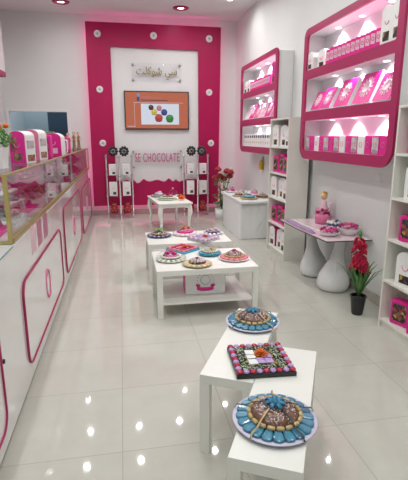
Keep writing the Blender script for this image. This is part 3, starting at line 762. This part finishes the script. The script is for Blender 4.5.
def square_platter(label, loc, w, rz, base='black', edge=('candyred', 'candylav'), band='band_mix', mid='choc_mix', n=9, fl='orange', tiles=True, flowers=1):
    t = thing('square_chocolate_platter', label, 'chocolate platter', loc, rz)
    MB().box(-w/2, w/2, -w/2, w/2, 0, .024, .003).build('tray_base', base, t)
    b = [MB(), MB()]; r = w/(2*n)
    mes = []
    for k in (0, 1):
        q = MB().ball((0, 0, 0), r*.96, (1, 1, .62), 12, 8); mes.append(q.mesh(edge[k]))
    cnt = 0
    per = [(-w/2+r+2*r*i, -w/2+r) for i in range(n)] + [(w/2-r, -w/2+r+2*r*i) for i in range(1, n)] + [(w/2-r-2*r*i, w/2-r) for i in range(1, n)] + [(-w/2+r, w/2-r-2*r*i) for i in range(1, n-1)]
    for i, (x, y) in enumerate(per): put('round_chocolate', mes[i % 2], t, (x, y, .031))
    wi = w/2-2*r
    rnd = random.Random(4); g = MB()
    for i in range(420):
        s = rnd.choice((0, 1, 2, 3)); u = rnd.uniform(-wi, wi); v = rnd.uniform(wi*.62, wi*.98)
        x, y = ((u, v), (u, -v), (v, u), (-v, u))[s]
        g.ball((x, y, .027+rnd.random()*.008), .006, (1, .7, .5), 5, 4, rot=(0, 0, rnd.uniform(0, 3)))
    o = g.build('green_sprinkle_band', band, t); o['kind'] = 'stuff'
    MB().box(-wi*.62, wi*.62, -wi*.62, wi*.62, .024, .031, .002).build('centre_layer', mid, t)
    if tiles:
        for i, (x, y) in enumerate(((-.62, .55), (-.62, -.02), (-.62, -.55), (.45, .05), (.45, -.5), (-.08, -.5))):
            MB().box(-wi*.2, wi*.2, -wi*.24, wi*.24, 0, .007, .002).build('white_tile', 'card' if i in (0, 1, 2) else 'candylav', t, (x*wi*.65, y*wi*.7, .031))
    for i in range(flowers): flower(fl, w*.15, t, (.01+.06*i, .02+.02*i, .028), i)
    return t

# ------------------------------------------------------------------ front low tables (turned on the floor)
LZ = .45
ang = math.atan2(1.942-2.732, .339-.755)      # long axis direction
ux = Vector((math.cos(ang+PI), math.sin(ang+PI), 0)); ax = math.atan2(ux.y, ux.x)
def narrow_table(label, corner, L, w):
    """corner = near left corner; long side runs away along the turned axis"""
    t = thing('low_table', label, 'table', (corner[0], corner[1], 0), math.radians(62.6)-PI/2)
    MB().box(0, w, 0, L, LZ-.05, LZ, .0015).build('table_top', 'white', t)
    for x in (0, w-.05):
        for y in (0, L-.05): MB().box(x, x+.05, y, y+.05, 0, LZ-.05, .0012).build('leg', 'white', t)
    return t
narrow_table('narrow white low table under the farther blue platter, left one of the front pair', (.335, 1.930), .90, .270)
narrow_table('narrow white low table under the nearest blue platter, right one of the front pair', (.3375, 1.3435), .935, .274)
Z0 = LZ+.001
platter('blue and brown round chocolate platter at the far end of the front tables', (.772, 2.475, Z0), .172, ribbons=4, rot=.5, seed=1)
platter('blue and brown round chocolate platter nearest to the viewer', (.578, 1.512, Z0), .176, ribbons=5, rot=-.35, seed=2, rz=.4)
square_platter('square tray of red and lilac wrapped chocolates with an orange flower', (.665, 1.985, Z0), .30, math.radians(-4))

# ------------------------------------------------------------------ middle low tables
def lack(label, x0, y0, L, w, shelf=True):
    t = thing('low_table', label, 'table', (x0, y0, 0))
    MB().box(0, L, 0, w, LZ-.05, LZ, .0015).build('table_top', 'white', t)
    for x in (0, L-.05):
        for y in (0, w-.05): MB().box(x, x+.05, y, y+.05, 0, LZ-.05, .0012).build('leg', 'white', t)
    if shelf: MB().box(.05, L-.05, .012, w-.012, .125, .145, .001).build('lower_shelf', 'white', t)
    return t
lack('white low table with lower shelf in the middle of the floor', .26, 3.67, .93, .70)
lack('white low table behind the middle one, partly hidden by its platters', .245, 4.67, .945, .64, False)
platter('green rimmed platter with pink flowers at the left of the middle table', (.425, 4.03, Z0), .150, 'card', ('candygreen', 30, .018, 'card'), ('card', 24), 'pink_mix', .035, ('flowers', 'hot', 4), spr=('sequin', 210), seed=3, wrap=True)
platter('gold rimmed platter of dark chocolates at the front edge of the middle table', (.644, 3.815, Z0), .138, 'biscuit', ('biscuit', 28, .018, 'cream'), None, 'choc_mix', .026, ('flowers', 'rosered', 1), spr=('sequin', 330), seed=4)
platter('turquoise platter with green top behind the gold rimmed one', (.83, 4.155, Z0), .118, 'turq', ('turq', 22, .022, 'blue'), ('cream', 20), 'candygreen', .03, ('flowers', 'biscuit', 2), spr=('sequin', 180), seed=5, wrap=True)
platter('coral platter with a red rose on top at the right of the middle table', (1.03, 3.955, Z0), .152, 'card', ('terra', 28, .026, 'rose'), ('biscuit', 20), 'choc', .045, ('flowers', 'redflower', 1), spr=('sequin', 180), seed=6)
square_platter('square tray with coral edge and orange flower between the two middle tables', (.585, 4.365, Z0), .25, math.radians(-50), 'turq', ('terra', 'rose'), 'candyred', 'pink_mix', 8, 'orange', False)
square_platter('square silver and purple tray with an orange flower on the back middle table', (.885, 4.80, Z0), .27, math.radians(-48), 'silver_mix', ('candylav', 'palepink'), 'silver_mix', 'candylav', 8, 'orange', False)
platter('dark blue platter with green leaves at the left of the back middle table', (.398, 5.08, Z0), .145, 'bluedark', ('bluedark', 26, .018, 'candylav'), ('biscuit', 24), 'choc_mix', .03, ('leaves', 'leafbright'), spr=('sequin', 150), seed=7)
platter('white platter with orange flowers at the centre of the back middle table', (.715, 5.12, Z0), .155, 'card', ('card', 26, .024, 'palepink'), ('hot', 24), 'pink_mix', .045, ('flowers', 'orange', 3), spr=('sequin', 180), seed=8, wrap=True)
platter('white platter with dark chocolates at the right of the back middle table', (1.055, 5.11, Z0), .130, 'card', ('card', 24, .016, 'dark'), ('candylav', 20), 'choc_mix', .035, ('flowers', 'terra', 1), spr=('sequin', 270), seed=9)
# white gift box on the lower shelf
gb = thing('white_gift_box', 'white gift box with pink ribbon emblem on the lower shelf of the middle table', 'gift box', (.735, 3.985, .1465), math.radians(-3))
MB().box(-.19, .19, -.13, .13, 0, .238, .003).build('body', 'card', gb)
MB().box(-.1915, -.19, -.128, .128, .002, .236).box(.19, .1915, -.128, .128, .002, .236).build('side_panel', 'hot', gb)
e = MB()
for i in range(16):
    a = 2*PI*i/16; e.ball((.078*math.cos(a), -.131, .135+.078*math.sin(a)), .006, (1, .3, 1), 6, 4)
e.tube([(.045*math.cos(q), -.131, .14+.045*math.sin(q)) for q in [2*PI*i/24 for i in range(24)]], .003, 5, True)
e.build('ring_emblem', 'silver_mix', gb)
MB().strip([(-.08, -.132, .062), (-.04, -.133, .050), (.04, -.133, .050), (.08, -.132, .062)], .035, Vector((0, 0, 1)), .002).strip([(-.09, -.1315, .09), (-.05, -.1315, .085)], .02, Vector((0, 0, 1)), .002).strip([(.05, -.1315, .085), (.09, -.1315, .09)], .02, Vector((0, 0, 1)), .002).build('ribbon_emblem', 'hot', gb)

# ------------------------------------------------------------------ far table with curved legs
ft = thing('curved_leg_table', 'small white table with curved legs in front of the magenta wall panel', 'table', (.79, 7.70, 0), math.radians(6))
w, d, h = .275, .54, .53
MB().prism(rrect(-w-.02, w+.02, -d-.02, d+.02, .02), h-.025, h, 'xy', bev=.004).build('table_top', 'white', ft)
def apron(x0, x1):
    n = 14; top = [(x0, h-.025), (x1, h-.025)]
    low = [(x1+(x0-x1)*i/n, h-.10+.035*math.sin(PI*i/n)**2+.012*math.sin(3*PI*i/n)) for i in range(n+1)]
    return [(x0, h-.025)] + low[::-1] + [(x1, h-.025)]
MB().prism(apron(-w+.03, w-.03), -d+.005, -d+.025).prism(apron(-w+.03, w-.03), d-.025, d-.005).prism(apron(-d+.03, d-.03), -w+.005, -w+.025, 'yz').prism(apron(-d+.03, d-.03), w-.025, w-.005, 'yz').build('apron', 'white', ft)
for sx in (-1, 1):
    for sy in (-1, 1):
        prof = [(.020, 0, .0), (.024, .03, .005), (.017, .08, -.002), (.018, .18, -.006), (.024, .28, .0), (.034, .36, .012), (.032, .42, .008), (.028, h-.025, 0)]
        MB().lathe([(r*1.25, z) for r, z, o in prof], 4, mtx=None, smooth=False, rings=[(sx*o, sy*o) for r, z, o in prof]).build('leg', 'white', ft, (sx*(w-.03), sy*(d-.03), 0)).rotation_euler = (0, 0, 0)
FZ = h+.001
platter('green rimmed platter with a dark centre on the curved leg table', (.76, 7.62, FZ), .19, 'card', ('candygreen', 26, .02), ('card', 20), 'choc', .04, ('flowers', 'rosered', 1), spr=('sequin', 180), seed=10)
platter('dark silver platter at the left back of the curved leg table', (.64, 8.02, FZ), .15, 'steel', ('silver_mix', 20, .03), ('dark', 16), 'silver_mix', .05, ('flowers', 'palepink', 2), spr=('sequin', 180), seed=11)
for i, (x, y) in enumerate(((.99, 7.46), (1.02, 7.60), (1.0, 7.74))):
    o = MB(); fb = thing('orange_flower_favour', 'orange flower favour, %s one at the right edge of the curved leg table' % ('nearest', 'middle', 'farthest')[i], 'flower', (x, y, FZ), i)
    MB().lathe([(0, 0), (.035, 0), (.03, .02), (0, .02)], 14).build('favour_base', 'card', fb); flower('orange', .075, fb, (0, 0, .012), i)
cl = thing('glass_cloche', 'small clear glass cloche with a knob at the back of the curved leg table', 'dome', (.90, 8.02, FZ))
MB().lathe([(0, 0), (.10, 0), (.105, .012), (0, .014)], 24).build('cloche_base', 'card', cl)
MB().lathe([(.085, .015), (.085, .06), (.06, .10), (.015, .12), (.008, .135)], 24).build('glass_dome', 'acrylic', cl)
MB().ball((0, 0, .147), .016, (1, 1, 1)).build('knob', 'palepink', cl)
b = MB(); random.seed(9)
for i in range(14): b.ball((random.uniform(-.045, .045), random.uniform(-.045, .045), .03+random.random()*.03), .018, (1, 1, .8), 7, 5)
o = b.build('sweets', 'pink_mix', cl); o['kind'] = 'stuff'

# ------------------------------------------------------------------ cloth covered table
dt = thing('cloth_covered_table', 'white cloth covered table against the right wall below the farther wall shelf', 'table', (2.085, 7.2, 0))
rnd = random.Random(2)
def cloth_sides(x0, x1, y0, y1, z0, z1, amp):
    bm = bmesh.new(); loop = []
    per = [((x0, y0), (x1, y0)), ((x1, y0), (x1, y1)), ((x1, y1), (x0, y1)), ((x0, y1), (x0, y0))]
    for (a, b_) in per:
        n = 16
        for i in range(n): loop.append((a[0]+(b_[0]-a[0])*i/n, a[1]+(b_[1]-a[1])*i/n))
    rows = []
    cx, cy = (x0+x1)/2, (y0+y1)/2
    for k in range(9):
        z = z1+(z0-z1)*k/8; row = []
        for i, (x, y) in enumerate(loop):
            f = amp*(k/8)*(math.sin(i*1.9)+.6*math.sin(i*.8+1)+1.2*noise.noise(Vector((x*4, y*4, z*3))))
            vx, vy = x-cx, y-cy; L = math.hypot(vx, vy)
            row.append(bm.verts.new((x+vx/L*f, y+vy/L*f, z)))
        rows.append(row)
    n = len(loop)
    for k in range(8):
        for i in range(n): bm.faces.new((rows[k][i], rows[k+1][i], rows[k+1][(i+1) % n], rows[k][(i+1) % n]))
    bm.faces.new(rows[0])
    bmesh.ops.recalc_face_normals(bm, faces=bm.faces)
    q = MB(); q._add(bm, None, True); return q
cloth_sides(-.285, .285, -.61, .60, .004, .585, .006).build('cloth_skirt', 'cloth', dt)
MB().prism(rrect(-.30, .30, -.70, .70, .02), .586, .622, 'xy', bev=.012).build('cloth_top', 'cloth', dt)
MB().prism([(-.05, .12), (.27, .56), (.05, .56)], -.6245, -.6195).build('cloth_fold', 'cloth', dt)
DZ_ = .623
platter('white platter with red flowers at the far left corner of the cloth covered table', (1.93, 7.72, DZ_), .12, 'card', ('palepink', 20, .02), None, 'pink_mix', .05, ('flowers', 'rosered', 2), seed=12)
platter('cream platter second from the left on the cloth covered table', (2.04, 7.42, DZ_), .12, 'biscuit', ('cream', 20, .02), None, 'white_mix', .035, ('flowers', 'card', 1), seed=13)
platter('gold platter on the left front edge of the cloth covered table', (1.915, 7.11, DZ_), .11, 'biscuit', ('biscuit', 22, .016), None, 'choc', .035, ('flowers', 'terra', 1), seed=14)
platter('gold rimmed platter with turquoise sweets at the front of the cloth covered table', (2.0, 6.79, DZ_), .145, 'biscuit', ('biscuit', 24, .016), ('turq', 20), 'turq', .035, ('bow', 'turq'), seed=15)
platter('brown platter at the right front corner of the cloth covered table', (2.26, 6.90, DZ_), .115, 'biscuit', ('choc', 22, .03), ('biscuit', 18), 'choc_mix', .04, ('flowers', 'candyred', 1), seed=16)
platter('pink domed platter behind the turquoise one on the cloth covered table', (2.23, 7.25, DZ_), .11, 'card', ('palepink', 18, .02), None, 'rose', .06, ('flowers', 'rose', 1), seed=17)

# ------------------------------------------------------------------ swan legged side table
SZ = .62
st = thing('swan_leg_table', 'low pink topped glass table on two glossy white swan neck legs', 'table', (0, 0, 0))
MB().prism([(1.905, 3.80), (2.385, 3.79), (2.385, 4.98), (1.86, 4.98), (1.86, 4.45)], SZ-.012, SZ-.002, 'xy', bev=.002).build('glass_top', 'dark', st)
MB().prism([(1.91, 3.806), (2.38, 3.796), (2.38, 4.975), (1.866, 4.975), (1.866, 4.455)], SZ-.002, SZ, 'xy').build('pink_print_top', 'tabletop_pink', st)
def swan_leg(c, sh, s):
    prof = [(.12, 0), (.155, .012), (.170, .05), (.172, .10), (.158, .16), (.130, .22), (.100, .28), (.078, .34), (.064, .41), (.058, .48), (.060, .54), (.075, .60), (.080, SZ-.0125)]
    off = [0, 0, 0, .01, .04, .12, .28, .48, .68, .85, .95, 1, 1]
    MB().lathe([(r*s if z < .5 else r, z) for r, z in prof], 36, rings=[(sh[0]*o, sh[1]*o) for o in off]).build('leg', 'gloss', st, (c[0], c[1], 0))
swan_leg((2.185, 4.15), (.062, .0), 1.0)
swan_leg((2.195, 4.66), (-.055, .02), .95)
SZ1 = SZ+.001
def bowl(label, loc, R, mix, bowlmat='card', fl=None, h=.055):
    t = thing('sweet_bowl', label, 'bowl', loc)
    n = 28
    MB().lathe([(0, 0), (R*.62, 0), (R*.82, h*.45), (R, h), (R*1.02, h+.004), (R*.97, h+.002), (R*.78, h*.5), (R*.55, .01), (0, .01)], 40, bump=lambda r, z, a: (r*(1+.03*math.sin(a*14)*(z/h if h else 0)), z)).build('bowl_body', bowlmat, t)
    b = MB(); rn = random.Random(len(label))
    for i in range(34):
        r = R*.78*math.sqrt(rn.random()); a = rn.uniform(0, 6.28)
        b.box(-.018, .018, -.014, .014, -.011, .011, .004, mtx=Matrix.Translation((r*math.cos(a), r*math.sin(a), h+.012+.03*(1-(r/R)**2))) @ Euler((rn.uniform(-.7, .7), rn.uniform(-.7, .7), rn.uniform(0, 3))).to_matrix().to_4x4())
    o = b.build('wrapped_sweets', mix, t); o['kind'] = 'stuff'
    if fl: flower(fl, R*.4, t, (R*.2, 0, h+.03))
    return t
bowl('white bowl of pink sweets at the front corner of the swan leg table', (2.045, 4.04, SZ1), .105, 'pink_mix', fl='palepink', h=.035)
bowl('white scalloped bowl heaped with pink sweets beside the wall on the swan leg table', (2.265, 4.055, SZ1), .112, 'pink_mix', fl='rose', h=.065)
bowl('small bowl of dark blue and white sweets on the swan leg table', (2.27, 4.36, SZ1), .10, 'white_mix', 'blue', 'bluebow', .04)
pr = thing('purple_runner', 'purple satin runner lying along the front edge of the swan leg table', 'runner', (0, 0, SZ1))
MB().strip([(1.93, 4.16, .004), (1.935, 4.3, .012), (1.92, 4.5, .006), (1.925, 4.75, .012), (1.94, 4.95, .004)], [.05, .055, .06, .06, .06], Vector((1, 0, 0)), .006).build('runner_cloth', 'purple', pr)
MB().strip([(2.03, 4.15, .004), (2.03, 4.3, .006), (2.01, 4.6, .004), (2.02, 4.9, .004)], .03, Vector((1, 0, 0)), .004).build('runner_lace', 'card', pr)
dg_ = thing('pink_doll_basket', 'pink basket with a small blond doll on the swan leg table', 'gift', (2.27, 4.66, SZ1)); dg_.scale = (1.12, 1.12, 1.12)
MB().lathe([(0, 0), (.075, 0), (.085, .10), (.08, .105), (.07, .02), (0, .02)], 24).build('basket', 'rose', dg_)
b = MB(); rn = random.Random(6)
for i in range(22):
    a = rn.uniform(0, 6.28); r = .07*math.sqrt(rn.random()); b.ball((r*math.cos(a), r*math.sin(a), .10+rn.random()*.05), .022, (1, 1, .8), 7, 5)
o = b.build('pink_frills', 'pink_mix', dg_); o['kind'] = 'stuff'
MB().lathe([(.05, .10), (.045, .15), (.03, .20), (.035, .22), (.015, .245), (.012, .26)], 16).build('doll_body', 'palepink', dg_)
MB().ball((0, 0, .285), .036, (1, 1, 1.08), 14, 10).build('doll_head', 'skin', dg_)
MB().ball((0.004, .006, .298), .037, (1, 1, .95), 14, 10).build('doll_hair', 'amber', dg_)
MB().tube([(.05, -.04, .10), (.062, -.045, .19), (.06, -.045, .20)], .007, 6).ball((.061, -.045, .205), .018, (1, .5, 1), 8, 6).build('lollipop', 'palepink', dg_)

# ------------------------------------------------------------------ plants
gl = thing('potted_gladiolus', 'red artificial gladiolus in a black pot on the floor beside the right bookcase', 'plant', (2.09, 3.47, 0))
MB().lathe([(0, 0), (.048, 0), (.053, .02), (.070, .165), (.074, .17), (.074, .182), (.064, .182), (.060, .14), (0, .14)], 12, smooth=False).build('pot', 'black', gl)
MB().lathe([(0, .14), (.061, .145), (.03, .165), (0, .17)], 12).build('soil', 'dark', gl)
rn = random.Random(12); lv = MB()
for i in range(34):
    a = 2*PI*i/34+rn.uniform(-.2, .2); L = rn.uniform(.22, .34); sp_ = rn.uniform(.05, .20)
    pts = [(0, 0, .17), (sp_*.35*math.cos(a), sp_*.35*math.sin(a), .17+L*.45), (sp_*.75*math.cos(a), sp_*.75*math.sin(a), .17+L*.85), (sp_*1.1*math.cos(a), sp_*1.1*math.sin(a), .17+L)]
    lv.strip(pts, [.018, .030, .022, .003], Vector((-math.sin(a), math.cos(a), 0)), .0015)
lv.build('leaves', 'gladleaf', gl)
MB().tube([(0, 0, .17), (-.008, 0, .40), (-.02, 0, .60), (-.035, 0, .76)], .006, 6, radii=[.007, .006, .005, .003]).build('stem', 'leaf', gl)
for lo, hi, rr, sz, cnt in ((.425, .555, .040, .062, 13), (.585, .70, .032, .050, 10)):
    for i in range(cnt):
        f_ = i/(cnt-1); z = lo+(hi-lo)*f_; q = i*2.4; x = -.010-.022*(z-.4)/.3
        k = rr*(1-.35*f_)*rn.uniform(.8, 1.2)
        fo = flower('redflower', sz*(1-.25*f_)*rn.uniform(.85, 1.2), gl, (x+k*math.cos(q), k*math.sin(q), z), i, 'blossom')
        fo.rotation_euler = (-.9*math.sin(q), .9*math.cos(q), 0)
MB().ball((-.033, 0, .765), .014, (1, 1, 1.8)).ball((-.026, 0, .745), .014, (1, 1, 1.6)).build('bud', 'leafbright', gl)

rv = thing('potted_rose_bush', 'artificial red rose bush standing behind the cloth covered table', 'plant', (1.90, 8.35, 0))
MB().lathe([(0, 0), (.11, 0), (.13, .22), (.12, .22), (.11, .18), (0, .18)], 20).build('pot', 'card', rv)
heads = [(-.09, -.05, 1.00), (.10, 0, .96), (.165, -.04, .935), (-.03, .04, .86), (.155, .02, .855), (-.12, .05, .83), (.06, .08, .80)]
for i, (x, y, z) in enumerate(heads):
    MB().tube([(0, 0, .18), (x*.3, y*.3, .45), (x*.9, y*.9, z-.12), (x, y, z)], .006, 6).build('stem', 'leaf', rv)
    q = MB().ball((x, y, z), .055, (1, 1, .9), 12, 9, bump=.25, seed=i)
    for k in range(5): q.ball((x+.035*math.cos(k*1.26), y+.035*math.sin(k*1.26), z-.012), .04, (1, 1, .8), 8, 6)
    q.build('rose', 'rosered', rv)
lv = MB()
for i in range(70):
    a = rn.uniform(0, 6.28); r = rn.uniform(.02, .16); z = rn.uniform(.22, .80)
    lv.ball((r*math.cos(a), r*math.sin(a), z), .04, (1, .6, .12), 7, 5, rot=(rn.uniform(-.8, .8), rn.uniform(-.8, .8), a))
lv.build('foliage', 'leafbright', rv)
for i, (x, y, z) in enumerate(((.19, .02, .98), (.05, .06, .90), (.20, .05, .88))):
    MB().ball((x, y, z), .05, (1, 1, .8), 9, 7, bump=.5, seed=i+20).build('cream_bloom', 'cream', rv)

# ------------------------------------------------------------------ metal pole display stands
gbag = arch_box(.135, .12, .215, 'card', 'card', '', 'dark', 'rose')
gbag2 = arch_box(.15, .14, .275, 'card', 'card', '', 'dark', 'rose')
gbs = {}
for nm_, w_, h_ in (('small', .135, .215), ('large', .15, .275)):
    pass
bpy.data.objects.remove(gbag); bpy.data.objects.remove(gbag2)
for o in [o for o in C.objects if o.name.split('.')[0] in ('body', 'band', 'emblem', 'picture') and not o.parent]: bpy.data.objects.remove(o)
def shop_bag(w, d, h, side):
    t = thing('upright_gift_bag', '', 'gift bag')
    MB().box(-w/2, w/2, -d/2, d/2, 0, h, .004).build('body', 'card', t)
    MB().box(side*w/2-.0015, side*w/2+.0015, -d/2+.004, d/2-.004, .004, h-.004).build('side_gusset', 'hot', t)
    MB().tube([(.028*math.cos(a), -d/2-.001, h*.62+.03*math.sin(a)) for a in [PI+PI*i/8 for i in range(9)]], .003, 5).build('emblem', 'rose', t)
    MB().box(-w*.05, w*.34, -d/2-.002, -d/2, h*.10, h*.30).build('picture', 'dark', t)
    return t
def pouch():
    t = thing('red_gift_pouch', '', 'gift bag')
    MB().lathe([(0, 0), (.075, 0), (.085, .05), (.08, .13), (.04, .175), (.055, .205), (.045, .205), (0, .19)], 18, bump=lambda r, z, a: (r*(1+.05*math.sin(9*a)), z)).build('pouch_body', 'rosered', t)
    MB().tube([(.042*math.cos(a), .042*math.sin(a), .176) for a in [2*PI*i/16 for i in range(16)]], .006, 6, True).build('tie', 'gold', t)
    e = MB()
    for a in (-1.9, -1.57, -1.2, -2.3, -.8): e.ball((.083*math.cos(a), .083*math.sin(a), .08+.03*math.sin(a*7)), .011, (1, .5, 1), 6, 5)
    e.build('gold_print', 'biscuit', t)
    return t
def rosette():
    t = thing('black_ribbon_rosette', '', 'rosette')
    b = MB()
    for i in range(10):
        a = 2*PI*i/10; b.ball((.062*math.cos(a), 0, .09+.062*math.sin(a)), .030, (1, .7, .8), 8, 6, rot=(0, -a, 0))
    b.build('ribbon_loops', 'black', t)
    MB().lathe([(0, 0), (.042, 0), (.042, .012), (0, .014)], 20, mtx=Matrix.Translation((0, -.008, .09)) @ Matrix.Rotation(PI/2, 4, 'X')).build('pale_centre', 'silver_mix', t)
    c = MB()
    for i in range(3): c.box(-.042, .042, -.026, -.022, -.006, .006, mtx=Matrix.Translation((0, 0, .09)) @ Matrix.Rotation(i*PI/3, 4, 'Y'))
    c.build('cross_ribbon', 'black', t)
    return t
def stand(cx, w_):
    t = thing('metal_display_stand', 'steel pole display stand of gift bags %s of the small curved leg table' % ('left' if w_ == 'left' else 'right'), 'display stand', (cx, 8.86, 0))
    for x, y in ((-.25, .10), (0, -.13), (.25, .10)):
        p = MB().lathe([(0, 0), (.03, 0), (.03, .012), (.016, .02), (.016, 1.25), (.010, 1.262), (0, 1.264)], 14).build('pole', 'steel', t, (x, y, 0))
        for z in (.1, .45, .86, 1.22): MB().lathe([(.0165, -.016), (.024, -.014), (.024, .014), (.0165, .016)], 14).build('collar', 'steel', p, (0, 0, z))
    for z in (.10, .45, .86, 1.22):
        MB().prism([(-.25, .13), (-.25, .06), (-.03, -.13), (.03, -.13), (.25, .06), (.25, .13)], z-.004, z+.004, 'xy').build('glass_shelf', 'acrylic', t)
    return t
sb = {s: shop_bag(.14, .10, .215, s) for s in (-1, 1)}; lb = {s: shop_bag(.155, .10, .275, s) for s in (-1, 1)}
rp, rs = pouch(), rosette(); rs.scale = (1.13, 1.13, 1.13)
for cx, w_ in ((-.06, 'left'), (1.49, 'right')):
    stand(cx, w_)
    for s, q in ((-1, 'left'), (1, 'right')):
        place(sb[s], (cx+s*.13, 8.89, .865), .0, 'small white gift bag, %s one on the upper level of the %s metal stand' % (q, w_))
        place(lb[s], (cx+s*.13, 8.89, .455), .0, 'large white gift bag, %s one on the middle level of the %s metal stand' % (q, w_))
        place(rp, (cx+s*.13, 8.91, .105), .0, 'dark red gift pouch, %s one on the lowest level of the %s metal stand' % (q, w_))
        place(rs, (cx+s*.105, 8.88, 1.225), .0, 'black ribbon rosette, %s one on top of the %s metal stand' % (q, w_))

# ------------------------------------------------------------------ light, camera, output
w_ = bpy.data.worlds.new('World'); scene.world = w_; w_.use_nodes = True
w_.node_tree.nodes['Background'].inputs[0].default_value = (.5, .5, .5, 1); w_.node_tree.nodes['Background'].inputs[1].default_value = .3
# dim bulb in the back room
ld = bpy.data.lights.new('corridor_lamp', 'AREA'); ld.energy = 17; ld.size = .4; ld.color = (.75, .88, 1)
lo = bpy.data.objects.new('corridor_lamp', ld); C.objects.link(lo); lo.location = (-1.7, 10.0, 3.6)

cam = bpy.data.cameras.new('camera'); co = bpy.data.objects.new('camera', cam); C.objects.link(co)
P, YAW = math.atan((240-137)/436), math.radians(10.5)
co.location = (0, 0, 1.6); co.rotation_euler = (PI/2-P, 0, -YAW)
cam.sensor_fit = 'VERTICAL'; cam.sensor_height = 36; cam.lens = 436*36/480
cam.clip_start = .05; cam.clip_end = 60
scene.camera = co
vs = scene.view_settings
vs.view_transform = 'Standard'; vs.look = 'None'; vs.gamma = 1; vs.use_curve_mapping = False; vs.exposure = 0
scene.cycles.max_bounces = 10; scene.cycles.transparent_max_bounces = 16; scene.cycles.caustics_reflective = False; scene.cycles.caustics_refractive = False
scene.cycles.use_denoising = True
scene.cycles.sample_clamp_indirect = 6
